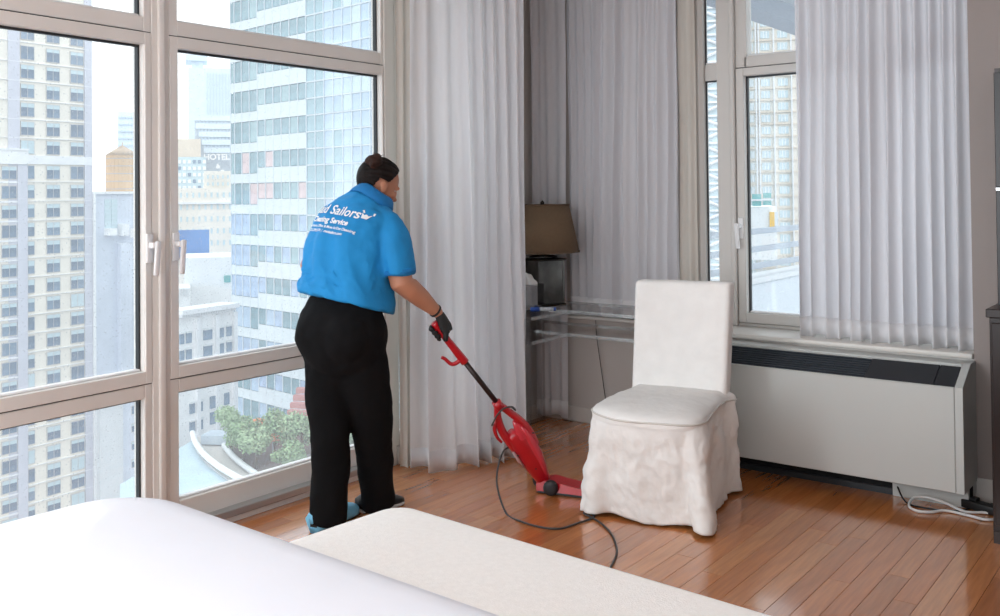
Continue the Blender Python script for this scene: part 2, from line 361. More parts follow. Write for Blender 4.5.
curtain('sheer_curtain', 'shadowed sheer hanging behind the lamp shade down to the sill', [(-3.37, 5.085), (-3.24, 5.085), (-3.10, 5.085)], [(-3.37, 5.09), (-3.24, 5.09), (-3.10, 5.09)], .69, 2.72, .075, .014, 'sheer_back', .1, 5, flare=.9)
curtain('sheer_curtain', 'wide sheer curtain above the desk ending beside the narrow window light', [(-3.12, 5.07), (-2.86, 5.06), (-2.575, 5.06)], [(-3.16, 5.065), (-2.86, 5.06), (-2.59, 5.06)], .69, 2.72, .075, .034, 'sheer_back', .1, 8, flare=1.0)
curtain('curtain', 'narrow cream drape edge next to the narrow window light', [(-2.585, 5.09), (-2.54, 5.085), (-2.485, 5.095)], [(-2.585, 5.09), (-2.54, 5.085), (-2.485, 5.095)], .69, 2.72, .09, .012, 'drape', 0, 13)
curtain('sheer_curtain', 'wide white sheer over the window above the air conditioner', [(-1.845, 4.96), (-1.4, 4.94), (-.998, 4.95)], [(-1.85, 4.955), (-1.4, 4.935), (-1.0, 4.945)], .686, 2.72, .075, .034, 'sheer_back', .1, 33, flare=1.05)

# ---- bed and bench
def soft_slab(name, x0, x1, y0, y1, z0, z1, rc, re, mat, parent, nu=56, puff=.02, seed=0):
    """rounded cushion: plan corner radius rc, edge radius re"""
    cx, cy = (x0+x1)/2, (y0+y1)/2; hx, hy = (x1-x0)/2, (y1-y0)/2; rows = []
    def outline(ins):
        a, bq, rr = hx-ins, hy-ins, max(.01, rc-ins); pts = []
        for q, (sx, sy) in enumerate(((1, 1), (-1, 1), (-1, -1), (1, -1))):
            for k in range(nu//4):
                t = (q+k/(nu//4-1))*pi/2; pts.append((cx+sx*(a-rr)+rr*cos(t), cy+sy*(bq-rr)+rr*sin(t)))
        return pts
    prof = [(0, z0)]+[(0, z0+(z1-re-z0)*t) for t in (.4, .8)]
    for k in range(9): t = k/8*pi/2; prof.append((re*(1-cos(t)), z1-re+re*sin(t)))
    top = [(re+(min(hx, hy)-re-.02)*t, z1+puff*(1-(1-t)**2)) for t in (.15, .35, .6, .85, 1)]
    v = []; f = []
    P = prof+top
    for ins, z in P:
        for x, y in outline(ins):
            d = .012*noise.noise(Vector((x*2.3, y*2.3, seed+z)))*(1 if ins < re+.4 else .6); v.append((x-0, y-0, z+d if z > z0+.01 else z))
    n = len(outline(0))
    for i in range(len(P)-1):
        for k in range(n): f.append((i*n+k, i*n+(k+1) % n, (i+1)*n+(k+1) % n, (i+1)*n+k))
    f.append(tuple(reversed(range(n)))); f.append(tuple((len(P)-1)*n+k for k in range(n)))
    return from_py(name, v, f, mat, parent, True)
bed = empty('bed', (-1.6, .5, 0), radians(-2)); tag(bed, 'bed with a smooth white duvet filling the near left corner', 'bed')
def P_(o, root): o.location = o.location-root.location; return o
P_(box('bed_base', -2.28, -.75, -.6, 1.36, .06, .34, 'bed_base', bed, .02, 2), bed)
for x, y in ((-2.2, -.5), (-.87, -.5), (-2.2, 1.26), (-.87, 1.26)): P_(box('leg', x-.04, x+.04, y-.04, y+.04, 0, .06, 'darkwood', bed), bed)
P_(soft_slab('mattress', -2.32, -.7, -.62, 1.38, .34, .56, .12, .06, 'duvet', bed), bed)
P_(soft_slab('duvet', -2.42, -.6, -.7, 1.50, .16, .712, .30, .20, 'duvet', bed, puff=.035, seed=3), bed)
bn = empty('bench', (-1.0, 1.9, 0), radians(-3.4)); tag(bn, 'long cream upholstered bench at the foot of the bed', 'bench')
P_(soft_slab('cushion', -2.18, .2, 1.56, 2.18, .14, .462, .10, .035, 'bench', bn, puff=.006, seed=9), bn)
for x in (-2.04, .08):
    for y in (1.7, 2.1): P_(box('leg', x-.03, x+.03, y-.03, y+.03, 0, .14, 'darkwood', bn), bn)

# ---- slipcovered chair
ch = empty('dining_chair', (-2.065, 3.695, 0), radians(9)); tag(ch, 'high-backed chair in a loose white linen slipcover with floor-length skirt', 'chair')
def perim(pts, n): return catmull([(a[0], a[1], 0) for a in pts], n, True)
seat_top = [(-.27, .07), (-.16, -.025), (0, -.045), (.16, -.025), (.238, .07), (.222, .27), (.21, .50), (.205, .62), (-.24, .62), (-.255, .50), (-.285, .27)]
skirt_bot = [(-.285, .02), (-.15, .012), (0, .01), (.15, .0), (.275, -.015), (.23, .25), (.22, .48), (.215, .64), (-.255, .64), (-.28, .48), (-.295, .25)]
Pt, Pb = perim(seat_top, 24), perim(skirt_bot, 24); n = len(Pt); v = []; f = []; NZ = 40
for j in range(NZ):
    h = j/(NZ-1); z = .449*(1-h)+.012*h
    for k in range(n):
        c = Pt[k].lerp(Pb[k], h**.8); a = Pt[k-1].lerp(Pb[k-1], h); e = Pt[(k+1) % n].lerp(Pb[(k+1) % n], h); t = (e-a).normalized(); nr = Vector((t.y, -t.x, 0))
        ks = k/n*11
        wv = .010*sin(ks*3.7+1.1*sin(ks))*h**1.5+.013*noise.noise(Vector((c.x*9, c.y*9, z*6)))+.010*(.35-abs(noise.noise(Vector((c.x*13+z*5, c.y*13, z*9-c.x*4)))))+.006*(.3-abs(noise.noise(Vector((c.x*30, c.y*30, z*24+c.x*9)))))
        wv *= min(1, h*5)*1.4
        for ck, amp_, wd_ in ((4*24, .014, 12), (0, .014, 12)):        # pleats at the front corners
            dk = min(abs(k-ck), n-abs(k-ck)); wv += amp_*h*math.exp(-(dk/wd_)**2)-amp_*1.3*h*math.exp(-((dk-19)/5)**2)
        q = c+nr*wv; v.append((q.x, q.y, z+.006*sin(ks*2.3)*h))
for j in range(NZ-1):
    for k in range(n): f.append((j*n+k, (j+1)*n+k, (j+1)*n+(k+1) % n, j*n+(k+1) % n))
sk = from_py('skirt', v, f, 'linen_cover', ch, True); md = sk.modifiers.new('thick', 'SOLIDIFY'); md.thickness = .004
v = []; f = []; cen = Vector((0, .3, 0)); prof = [(1.012, .432), (1.02, .448), (1.01, .462), (.985, .472), (.93, .482), (.8, .492), (.6, .499), (.35, .503), (.12, .505)]
for sc, z in prof:
    for k in range(n):
        q = cen+(Pt[k]-cen)*sc; v.append((q.x, q.y, z+.004*noise.noise(Vector((q.x*14, q.y*14, 1)))+.006*noise.noise(Vector((q.x*5, q.y*5, 4)))+.012*max(0, (q.y-.2))))
for j in range(len(prof)-1):
    for k in range(n): f.append((j*n+k, j*n+(k+1) % n, (j+1)*n+(k+1) % n, (j+1)*n+k))
f.append(tuple((len(prof)-1)*n+k for k in range(n)))
from_py('seat', v, f, 'linen_cover', ch, True)
pp = [(cen+(q-cen)*1.02) for q in Pt]; tube('seat_piping', [(q.x, q.y, .455+.006*noise.noise(q*6)) for q in pp[::6]], .0045, 'piping', ch, 6, 3, True)
# backrest, slightly raked
bm = bmesh.new(); bmesh.ops.create_cube(bm, size=1); bmesh.ops.scale(bm, vec=(.475, .095, .54), verts=bm.verts); bmesh.ops.bevel(bm, geom=bm.edges[:], offset=.028, segments=4, affect='EDGES', profile=.6)
bmesh.ops.subdivide_edges(bm, edges=[e for e in bm.edges if e.calc_length() > .2], cuts=10, use_grid_fill=True)
for w in bm.verts:
    z = w.co.z+.28; w.co.x *= 1.0+.03*(z/.56); w.co.y += .09*(z/.56)+.004*noise.noise(w.co*7); w.co.z += .005*noise.noise(w.co*5) if z > .5 else 0
bk = from_bm('backrest', bm, 'linen_cover', ch, True); bk.location = (-.022, .565, .735)
for x, y in ((-.225, .10), (.185, .10), (-.2, .55), (.165, .55)): box('leg', x-.02, x+.02, y-.02, y+.02, 0, .43, 'darkwood', ch, .003)

# ---- acrylic corner desk
dk = empty('desk', (-3.3, 4.8, 0)); tag(dk, 'clear acrylic corner desk with a shallow open shelf under its top', 'desk')
ZT = .765
M('acrylic_white', (215, 220, 222), .2, spec=.8, alpha=.5)
for z in (ZT-.018, ZT-.15):
    nm = 'top' if z > .7 else 'shelf'
    for a in ((-3.55, -3.08, 4.27, 4.64), (-3.55, -2.42, 4.64, 5.03)):
        P_(box(nm, a[0], a[1], a[2], a[3], z, z+.018, 'acrylic', dk), dk)
    e = .0045
    for a in ((-3.08, -2.42, 4.64-e, 4.64), (-3.08, -3.08+e, 4.27, 4.64), (-3.55, -2.42, 5.03, 5.03+e)):
        P_(box(nm+'_edge', a[0], a[1], a[2], a[3], z, z+.018, 'acrylic_edge', dk), dk)
    P_(box(nm+'_lip', -3.08, -2.42, 4.635, 4.641, z+.014, z+.019, 'acrylic_white', dk), dk)
for a in ((-2.445, -2.425, 4.66, 5.02), (-3.54, -3.52, 4.66, 5.02), ):
    P_(box('side_panel', a[0], a[1], a[2], a[3], 0, ZT-.018, 'acrylic', dk), dk)
P_(box('side_panel', -3.53, -3.10, 4.275, 4.29, 0, ZT-.018, 'acrylic', dk), dk)

# ---- lamp, tissue box, marker
M('shade', (108, 87, 66), .9, vary=(60, .06), bump=(240, .15)); M('shade_trim', (96, 76, 58), .9); M('antique_mirror', (104, 101, 98), .2, .9, vary=(9, .5), bump=(5, .06)); M('dark_metal', (52, 46, 42), .35, .8)
M('mirror_box', (140, 138, 138), .12, 1.0, vary=(7, .2)); M('tissue', (228, 226, 224), .9, bump=(30, .2)); M('blue_cap', (28, 74, 160), .4); M('marker_body', (170, 176, 182), .35, vary=(80, .35)); M('white_plastic', (226, 227, 226), .4); M('black_plastic', (24, 24, 25), .45)
LX, LY = -3.36, 4.785
lp = empty('table_lamp', (LX, LY, ZT), radians(68)); tag(lp, 'table lamp with brown drum shade on a mirrored block base', 'lamp')
box('base_plate', -.10, .10, -.10, .10, 0, .012, 'dark_metal', lp, .002)
bs = box('base', -.088, .088, -.088, .088, .012, .275, 'antique_mirror', lp, .004)
for sx, sy in ((1, 1), (1, -1), (-1, 1), (-1, -1)): box('base_edge', sx*.088-.006, sx*.088+.006, sy*.088-.006, sy*.088+.006, .012, .275, 'antique_mirror', lp, .002)
box('top_plate', -.105, .105, -.105, .105, .275, .284, 'dark_metal', lp, .002)
lathe('collar', [(.07, .284), (.085, .289), (.085, .297), (.06, .304), (.012, .306), (.012, .37)], 'antique_mirror', lp, 28)
lathe('stem', [(.008, .30), (.008, .62)], 'dark_metal', lp, 10)
sh = lathe('lamp_shade', [(.222, .325), (.163, .607)], 'shade', lp, 48, cap=False); md = sh.modifiers.new('t', 'SOLIDIFY'); md.thickness = .004
for r_, z_ in ((.2225, .325), (.1635, .607)): lathe('shade_trim', [(r_+.002, z_-.004), (r_+.003, z_+.005), (r_-.003, z_+.005), (r_-.004, z_-.004), (r_+.002, z_-.004)], 'shade_trim', sh, 48, cap=False)
for k in range(3): o = box('spider_arm', 0, .164, -.002, .002, .596, .60, 'dark_metal', lp); o.rotation_euler = (0, 0, k*2.094); o.location = (.082*cos(k*2.094), .082*sin(k*2.094), .598)
lathe('finial', [(.004, .60), (.012, .615), (.013, .622), (.006, .632), (.001, .636)], 'dark_metal', lp, 14)
tb = empty('tissue_box', (-3.315, 4.575, ZT), radians(20)); tag(tb, 'mirrored cube tissue box with a white tissue pulled up', 'tissue box')
for nm, a in (('front', (-.072, .072, -.072, -.066)), ('rear', (-.072, .072, .066, .072)), ('side', (-.072, -.066, -.066, .066)), ('side', (.066, .072, -.066, .066))): box(nm, a[0], a[1], a[2], a[3], 0, .145, 'mirror_box', tb, .001)
for a in ((-.066, .066, -.066, -.025), (-.066, .066, .025, .066), (-.066, -.045, -.025, .025), (.045, .066, -.025, .025)): box('lid', a[0], a[1], a[2], a[3], .139, .145, 'mirror_box', tb)
bm = bmesh.new(); g = []
for i in range(9):
    row = []
    for j in range(9):
        u, t = i/8-.5, j/8; wv = .012*sin(u*16+t*2)+.008*noise.noise(Vector((u*6, t*4, 2)))
        row.append(bm.verts.new((u*(.03+.10*sin(min(1, t*1.3)*pi*.75))-.03*t, wv*(.5+t), .11+t*.115-.05*abs(u+.1)*t)))
    g.append(row)
for i in range(8):
    for j in range(8): bm.faces.new((g[i][j], g[i+1][j], g[i+1][j+1], g[i][j+1]))
ts = from_bm('tissue', bm, 'tissue', tb, True); md = ts.modifiers.new('t', 'SOLIDIFY'); md.thickness = .002
mk = empty('marker_pen', (-3.175, 4.52, ZT+.013), radians(38)); tag(mk, 'thick marker pen with blue cap lying on the acrylic desk', 'marker')
for nm, x0, x1, r_, mt in (('cap', -.075, -.022, .0125, 'blue_cap'), ('barrel', -.022, .058, .012, 'marker_body'), ('end_plug', .058, .072, .010, 'blue_cap')):
    tube(nm, [(x0, 0, 0), ((x0+x1)/2, 0, 0), (x1, 0, 0)], r_, mt, mk, 14, 1)
tube('hanging_cord', [(-3.18, 5.09, .66), (-3.17, 5.085, .55), (-3.15, 5.088, .4), (-3.12, 5.09, .2), (-3.10, 5.085, .09)], .002, 'dark_metal', None, 6, 6); tag(bpy.data.objects['hanging_cord'], 'thin dark cord hanging down the wall under the desk', 'cord')

# ---- air conditioner under the right window
M('ac_paint', (192, 195, 192), .42, vary=(2, .015)); M('ac_side', (192, 195, 192), .42); M('ac_dark', (26, 29, 34), .5); M('ac_slat', (44, 50, 58), .45); M('ac_void', (12, 13, 14), .8)
AX0, AX1 = -2.28, -.978; YF, YB = 4.60, 4.868; ZB, ZF, ZR = .098, .562, .636; YR = 4.755
ac = empty('air_conditioner', ((AX0+AX1)/2, (YF+YB)/2, 0)); tag(ac, 'long pale grey air conditioner cabinet under the right window', 'air conditioner')
cap = .035
def acp(o): return P_(o, ac)
acp(box('front_panel', AX0+.002, AX1-cap, YF, YF+.02, ZB, ZF, 'ac_paint', ac, .003))
acp(box('chassis', AX0+.01, AX1-cap-.004, YF+.022, YB, ZB+.01, ZF-.03, 'ac_void', ac))
# end caps follow the sloping profile
prof = [(YF, ZB), (YB, ZB), (YB, .648), (YR+.01, .648), (YR, ZR+.006), (YF, ZF+.004)]
for x0 in (AX1-cap+.002, AX0-.0): acp(prism('end_cap', prof, x0, x0+cap-.002, 'ac_side', ac, to=lambda y, z, x: (x, y, z)))
acp(box('top_panel', AX0+cap, AX1-cap, YR, YB, .634, .646, 'ac_paint', ac, .002))
ang = atan2(ZR-ZF, YR-YF); gl = sqrt((ZR-ZF)**2+(YR-YF)**2)
xg = ony(868, 372, 4.68).x; xd = ony(937, 372, 4.68).x
gr = empty('grille', (0, YF, ZF), 0, ac); gr.location = Vector((0, YF, ZF))-ac.location; gr.rotation_euler = (ang, 0, 0)
cx_ = ac.location.x
box('grille_back', AX0+cap, xg, .01, gl-.004, -.03, -.022, 'ac_void', gr)
ns = 9
for k in range(ns):
    y = .014+k*(gl-.024)/(ns-1); o = box('slat', AX0+cap+.002, xg-.002, y-.0035, y+.0035, -.02, -.001, 'ac_slat', gr, .001)
for k in range(12):
    x = AX0+cap+.03+k*(xg-AX0-cap-.05)/11; box('grille_rib', x-.002, x+.002, .006, gl-.006, -.022, -.008, 'ac_dark', gr)
for a in ((xg, xd-.003), (xd, AX1-cap-.002)): box('control_door', a[0], a[1], .006, gl-.004, -.012, .0, 'ac_dark', gr, .001)
for a in ((.0, .006), (gl-.004, gl+.004)): box('grille_frame', AX0+cap, AX1-cap, a[0], a[1], -.02, .002, 'ac_paint', gr)
for o in gr.children: o.location.x -= 0
gr.location.x = 0-ac.location.x
# kick plate and dark return opening
xk = ony(893, 492, 4.74).x
acp(box('kick_plate', xk, AX1-.012, 4.735, 4.76, 0, ZB+.01, 'ac_side', ac)); acp(box('return_void', AX0+.01, xk-.003, 4.755, 4.775, .03, ZB+.008, 'ac_void', ac)); acp(box('kick_rail', AX0+.01, xk-.003, 4.74, 4.76, .0, .03, 'ac_dark', ac))
acp(box('rear_body', AX0+.01, AX1-.02, 4.776, YB-.002, 0, ZB, 'ac_void', ac))

# ---- dark cabinet with hutch at the right edge
cb = empty('cabinet', (-.25, 4.6, 0)); tag(cb, 'dark brown wooden cabinet with an upper hutch at the right edge', 'cabinet')
P_(box('body', -.815, .5, 4.33, 4.85, .05, .92, 'darkwood', cb, .003), cb); P_(box('top', -.826, .51, 4.315, 4.852, .92, .955, 'darkwood', cb, .003), cb)
for k in range(3):
    x0 = -.805+k*.435; d = P_(box('door', x0, x0+.43, 4.312, 4.33, .08, .90, 'darkwood', cb, .003), cb)
    hd = box('handle', .17, .18, -.03, -.009, -.05, .05, 'alu', d)
for x in (-.79, .47):
    for y in (4.36, 4.82): P_(box('foot', x-.025, x+.025, y-.025, y+.025, 0, .05, 'darkwood', cb), cb)
for nm, a, mt in (('hutch_side', (-.80, -.78, 4.45, 4.85, .955, 1.935), 'darkwood'), ('hutch_side', (.46, .48, 4.45, 4.85, .955, 1.935), 'darkwood'), ('hutch_back', (-.78, .46, 4.83, 4.85, .955, 1.915), 'darkwood'), ('hutch_top', (-.80, .48, 4.45, 4.85, 1.935, 1.95), 'darkwood')): P_(box(nm, *a, mt, cb), cb)
for z0, z1 in ((.96, 1.435), (1.452, 1.93)):
    for x0 in (-.80, -.375, .05): P_(box('hutch_door', x0, x0+.42, 4.43, 4.449, z0, z1, 'dark_shelf', cb, .002), cb)
P_(box('hutch_trim', -.80, .48, 4.432, 4.449, 1.437, 1.450, 'alu', cb), cb)

# ---- vacuum cleaner
M('red_plastic', (184, 14, 32), .28, coat=.4); M('red_dark', (120, 12, 24), .3, coat=.3); M('red_clear', (206, 52, 66), .18, spec=.7); M('tube_dark', (44, 32, 30), .35, .4); M('wheel', (34, 34, 37), .55); M('grey_badge', (190, 150, 150), .4); M('cord_grey', (62, 60, 60), .5)
Jb = W(546, 484, 4.66); Jt = W(500, 406, 4.47); Hd = W(433, 322, 4.345)
vc = empty('vacuum_cleaner', (Jb.x, Jb.y, 0)); tag(vc, 'red upright stick vacuum cleaner held by the person in blue', 'vacuum cleaner')
O = Vector(vc.location)
ax = (Jt-Jb).normalized(); vw = (CAM-Jb).normalized(); sd = ax.cross(vw).normalized()                # sd: across the body as seen
if sd.dot(_r) < 0: sd = -sd
th = sd.cross(ax).normalized(); Lb = (Jt-Jb).length; mp = Lb/sqrt((546-500)**2+(484-406)**2)          # metres per pixel
def VB(t, s_, d=0): return Jb+ax*(t*Lb)+sd*(s_*mp)+th*d-O
bm = bmesh.new()
loft(bm, [(VB(-.04, 0), .020, .022), (VB(.04, 0), .032, .03), (VB(.18, .5), .046, .04), (VB(.34, 1), .058, .048), (VB(.48, .8), .060, .048), (VB(.58, -.5), .052, .042), (VB(.66, -3), .034, .034), (VB(.70, -4), .022, .024)], sd, 24, power=.85)
from_bm('body', bm, 'red_plastic', vc, True)
bm = bmesh.new(); loft(bm, [(VB(.06, 3, .012), .008, .02), (VB(.22, 5, .012), .018, .036), (VB(.38, 6.5, .012), .026, .042), (VB(.52, 7, .012), .026, .038), (VB(.64, 7, .012), .016, .028), (VB(.72, 6.5, .012), .007, .015)], sd, 18)
from_bm('dust_cup', bm, 'red_clear', vc, True)
tube('handle_bar', [VB(.45, 9), VB(.6, 10), VB(.74, 8.5), VB(.88, 4.5), VB(1.02, 0)], lambda t: .023-.007*t, 'red_plastic', vc, 10, 5)
tube('handle_bar', [VB(.45, -6), VB(.6, -8), VB(.75, -9), VB(.9, -6.5), VB(1.02, -1.5)], lambda t: .024-.008*t, 'red_plastic', vc, 10, 5)
tube('cord_hook', [VB(.88, -8), VB(.83, -13), VB(.74, -15), VB(.66, -14)], lambda t: .012-.006*t, 'red_plastic', vc, 8, 4)
bm = bmesh.new(); loft(bm, [(VB(.54, -3, .022), .008, .01), (VB(.62, 3, .02), .028, .022), (VB(.72, 4, .012), .022, .016), (VB(.8, 3, .01), .006, .008)], sd, 14); from_bm('grip_pad', bm, 'red_clear', vc, True)
bm = bmesh.new(); loft(bm, [(VB(.34, -8.5, .025), .005, .016), (VB(.44, -9.6, .026), .008, .02), (VB(.53, -9.8, .024), .005, .016)], sd, 12); from_bm('badge', bm, 'grey_badge', vc, True)
for t_, s_ in ((.27, -1), (.5, -8), (.62, 12)): o = lathe('screw', [(.005, 0), (.005, .004)], 'black_plastic', vc, 10); o.location = VB(t_, s_, .044)
tube('collar', [VB(.98, -1), VB(1.06, -1)], .022, 'red_plastic', vc, 14, 1)
tubedir = (Hd-Jt).normalized(); Kt = Jt+tubedir*((Hd-Jt).length*.565)
tube('wand', [Jt-O-ax*.02, Kt-O], .0125, 'tube_dark', vc, 14, 1)
# grip: red, with hook under it
Gt = Hd-tubedir*.004
tube('grip', [Kt-tubedir*.02-O, Kt+tubedir*.05-O, Kt+tubedir*.12-O, Gt-O], lambda t: .020-.005*t, 'red_plastic', vc, 14, 5)
dn = -(sd-tubedir*sd.dot(tubedir)).normalized()
hk = Kt+tubedir*.005
tube('cord_hook', [hk-O+dn*.005, hk+dn*.035+tubedir*.0-O, hk+dn*.055+tubedir*.012-O, hk+dn*.062+tubedir*.05-O, hk+dn*.070+tubedir*.066-O], lambda t: .0105-.003*t, 'red_plastic', vc, 8, 4)
tube('cord_loop', [VB(.9, 9, .02), VB(.97, 7, .03), VB(1.0, 1, .035), VB(.97, -6, .03), VB(.9, -13, .02), VB(.86, -12, -.02), VB(.92, 0, -.03), VB(.9, 8, -.02)], .004, 'cord_grey', vc, 8, 5, True)
# floor head lies along +x
hx0, hy0 = Jb.x, Jb.y
hd = empty('floor_head', (0, 0, 0), radians(14), vc)
prism('nozzle', [(-.03, .012), (.02, .012), (.30, .006), (.31, .012), (.305, .03), (.12, .052), (.03, .066), (-.03, .05)], -.055, .055, 'red_plastic', hd, to=lambda x, z, y: (x, y, z))
prism('nozzle_sole', [(-.03, .004), (.30, .002), (.315, .004), (.312, .012), (-.02, .012)], -.058, .058, 'black_plastic', hd, to=lambda x, z, y: (x, y, z))
for s_, wx, wy in ((-1, -.045, .035), (1, .05, -.068)):
    o = lathe('wheel', [(.012, -.02), (.032, -.018), (.036, -.008), (.036, .008), (.032, .018), (.012, .02)], 'wheel', hd, 20); o.rotation_euler = (pi/2, 0, 0); o.location = (wx, wy, .037)
tube('swivel', [(-.01, 0, .05), (-.005, 0, .075), Vector(VB(.0, 0))*1.0], .018, 'black_plastic', hd, 12, 3)
def gp(px, py): return onz(px, py, .006)
cp = [VB(.56, -8)+O, W(504.5, 450, 4.53), W(499, 463, 4.47), W(497, 485, 4.385)]+[gp(*q) for q in ((506, 513), (520, 521), (540, 527), (560, 528.5), (578, 523), (594, 517), (588, 512), (584, 513.5), (598, 521), (610, 532), (616, 545), (616, 556), (609, 570))]
cp[3].z = max(cp[3].z, .03)
tube('power_cord', [q-O for q in cp], .0045, 'cord_grey', vc, 8, 6)

# ---- loose cables by the cabinet
M('cable_white', (222, 222, 220), .45); M('cable_black', (20, 20, 21), .5)
lp2 = [gp(*q) for q in ((1000, 516), (985, 513), (965, 512), (945, 508), (928, 504), (914, 503), (909, 506), (916, 511), (930, 512.5), (945, 511), (965, 515), (985, 520), (1000, 519))]
for q in lp2: q.z = .008
lp2[3].z = .03; lp2[4].z = .035; lp2[5].z = .03
tag(tube('extension_cable', lp2, .006, 'cable_white', None, 8, 5), 'white flat cable looped on the floor beside the dark cabinet', 'cable')
c1 = [Vector((xk+.03, 4.70, .09)), gp(897, 494), gp(906, 502), gp(925, 508), gp(955, 511), gp(975, 507), gp(998, 503)]; c1[1].z = .05
tag(tube('black_cable', c1, .004, 'cable_black', None, 8, 5), 'black cable dropping from the left of the kick plate', 'cable')
c1 = [Vector((-1.14, 4.71, .09)), gp(944, 497), gp(953, 503), gp(975, 508), gp(1000, 507)]; c1[1].z = .04
tag(tube('black_cable', c1, .0055, 'cable_black', None, 8, 5), 'short black cable running into the white cable loop', 'cable')
ps = empty('power_strip', gp(985, 511), radians(-20)); tag(ps, 'black power strip on the floor against the dark cabinet', 'power strip')
box('strip_body', -.10, .07, -.025, .025, -.004, .034, 'black_plastic', ps, .005, 2); box('plug', -.06, -.03, -.015, .015, .034, .05, 'black_plastic', ps, .003)
#@@PERSON
# ================================================================== PERSON
M('skin', (186, 128, 100), .55, vary=(8, .06)); M('polo', (22, 140, 206), .8, vary=(5, .07), bump=(260, .12)); M('polo_dark', (16, 118, 184), .8, bump=(260, .1)); M('trouser', (15, 15, 17), .95, spec=.2, vary=(4, .15), bump=(200, .1)); M('hair', (24, 16, 14), .6, spec=.2, vary=(18, .6), bump=(60, .4), stretch=(1, 1, .3)); M('hair_brown', (50, 31, 25), .6, spec=.2, vary=(20, .45), bump=(60, .5))
M('glove', (30, 31, 32), .75, bump=(150, .15)); M('print_white', (244, 246, 248), .7); M('shoe_black', (22, 22, 24), .5); M('shoe_white', (215, 215, 215), .5); M('cover_blue', (124, 198, 234), .45, bump=(45, .5)); M('lips', (160, 92, 82), .5)
Rg = Vector((_r.x, _r.y, 0)).normalized(); Fg = Vector((_f.x, _f.y, 0)).normalized(); Zg = Vector((0, 0, 1))
def dirc(a, bq): return (Rg*a+Fg*bq).normalized()
Fh = dirc(.72, .69); Rh = dirc(.69, -.72)          # hips: facing, her right
Ft = dirc(.58, .81); Rt = dirc(.81, -.58)          # chest
per = empty('person', onz(345, 520, 0)); tag(per, 'person in a blue polo shirt and black trousers pushing a red vacuum cleaner', 'person'); O = Vector(per.location)
def w(px, py, D): return W(px, py, D)-O
# --- right hand round the vacuum grip
tdir = tubedir; gc = Hd-O-tdir*.052                     # middle of the grip inside the fist
hside = (CAM-Hd).normalized(); hside = (hside-tdir*hside.dot(tdir)).normalized(); hup = tdir.cross(hside).normalized()
if hup.z < 0: hup = -hup
wrist = w(439, 314, 4.375); elbow = w(402, 284, 4.25); shoR = w(385, 231, 4.31)
def hand(bm, e):
    knk = [gc-tdir*(-.031+.0205*i) + hup*.030 for i in range(4)]
    back = gc+hup*.034
    loft(bm, [(wrist, .024+e, .020+e), (wrist.lerp(back, .45), .034+e, .021+e), (back-hup*.002, .042+e, .02+e), (back-hup*.006+(back-wrist).normalized()*.025, .036+e, .016+e)], tdir, 16)
    for i in range(4):
        base = knk[i]; ln = (.92, 1.0, 1.0, .86)[i]; r_ = (.0095, .0098, .0095, .0085)[i]+e
        for sgn in (1,):
            pts = []
            for k in range(6):
                a = radians(10+k*46*ln); rad = .030
                pts.append(gc-tdir*(-.031+.0205*i)+(hup*cos(a)+(hside*-sin(a)))*rad)
            loft(bm, [(q, r_*(1-.05*k), r_*(1-.05*k)) for k, q in enumerate(pts)], tdir, 10)
    # thumb leaves the palm on the near side and runs along the grip
    tp = [wrist.lerp(back, .55)+hside*.012, gc+hside*.024+hup*.022+tdir*-.012, gc+hside*.029+hup*.004-tdir*.03, gc+hside*.026-hup*.010-tdir*.048]
    loft(bm, [(tp[0], .014+e, .014+e), (tp[1], .0125+e, .0125+e), (tp[2], .011+e, .011+e), (tp[3], .0085+e, .0085+e)], tdir.cross(hside), 10)
# --- continuous body
bm = bmesh.new()
Hc = w(379.5, 184.5, 4.47)
fy = dirc(.86, .51); pitch_ = radians(24); hf = (fy*cos(pitch_)-Zg*sin(pitch_)).normalized(); hr = dirc(.51, -.86); hu = hr.cross(hf).normalized()
if hu.z < 0: hu = -hu
HR = Matrix((hr, hf, hu)).transposed()
def hp(x, y, z): return Hc+hr*x+hf*y+hu*z
ball(bm, hp(0, -.008, .022), .073, .094, .088, HR, 24)            # skull
ball(bm, hp(0, .022, -.035), .060, .068, .078, HR, 20)            # face
ball(bm, hp(0, .062, -.088), .030, .026, .024, HR, 14)            # chin
ball(bm, hp(0, .088, -.020), .011, .013, .028, HR, 12); ball(bm, hp(0, .098, -.036), .014, .014, .011, HR, 12)   # nose
ball(bm, hp(0, .084, -.062), .022, .010, .011, HR, 12)            # mouth
for s_ in (-1, 1):
    ball(bm, hp(s_*.036, .062, -.028), .022, .02, .02, HR, 12)    # cheek
    ball(bm, hp(s_*.031, .076, .012), .024, .012, .010, HR, 12)   # brow
    ball(bm, hp(s_*.082, -.006, -.020), .012, .017, .030, HR, 12); ball(bm, hp(s_*.088, -.016, -.010), .009, .016, .022, HR, 12)   # ear
    ball(bm, hp(s_*.045, .03, -.068), .022, .035, .03, HR, 12)    # jaw
loft(bm, [(w(364, 214, 4.40), .075, .07), (w(369, 203, 4.42), .062, .062), (w(374, 194, 4.45), .058, .06), (w(379, 184, 4.47), .056, .06)], Rt, 18)
loft(bm, [(w(345, 318, 4.29), .15, .12), (w(346, 290, 4.30), .155, .115), (w(349, 255, 4.33), .15, .10), (w(355, 232, 4.37), .145, .09), (w(361, 216, 4.40), .11, .07), (w(365, 205, 4.41), .08, .07)], Rt, 24)
loft(bm, [(w(372, 222, 4.36), .05, .05), (shoR, .055, .058), (w(395, 254, 4.265), .055, .056), (elbow, .054, .052), (w(409, 288, 4.27), .052, .05), (w(421, 298, 4.32), .044, .044), (wrist.lerp(w(421, 298, 4.32), .3), .033, .03), (wrist, .027, .024)], Fg, 18)
hand(bm, 0)
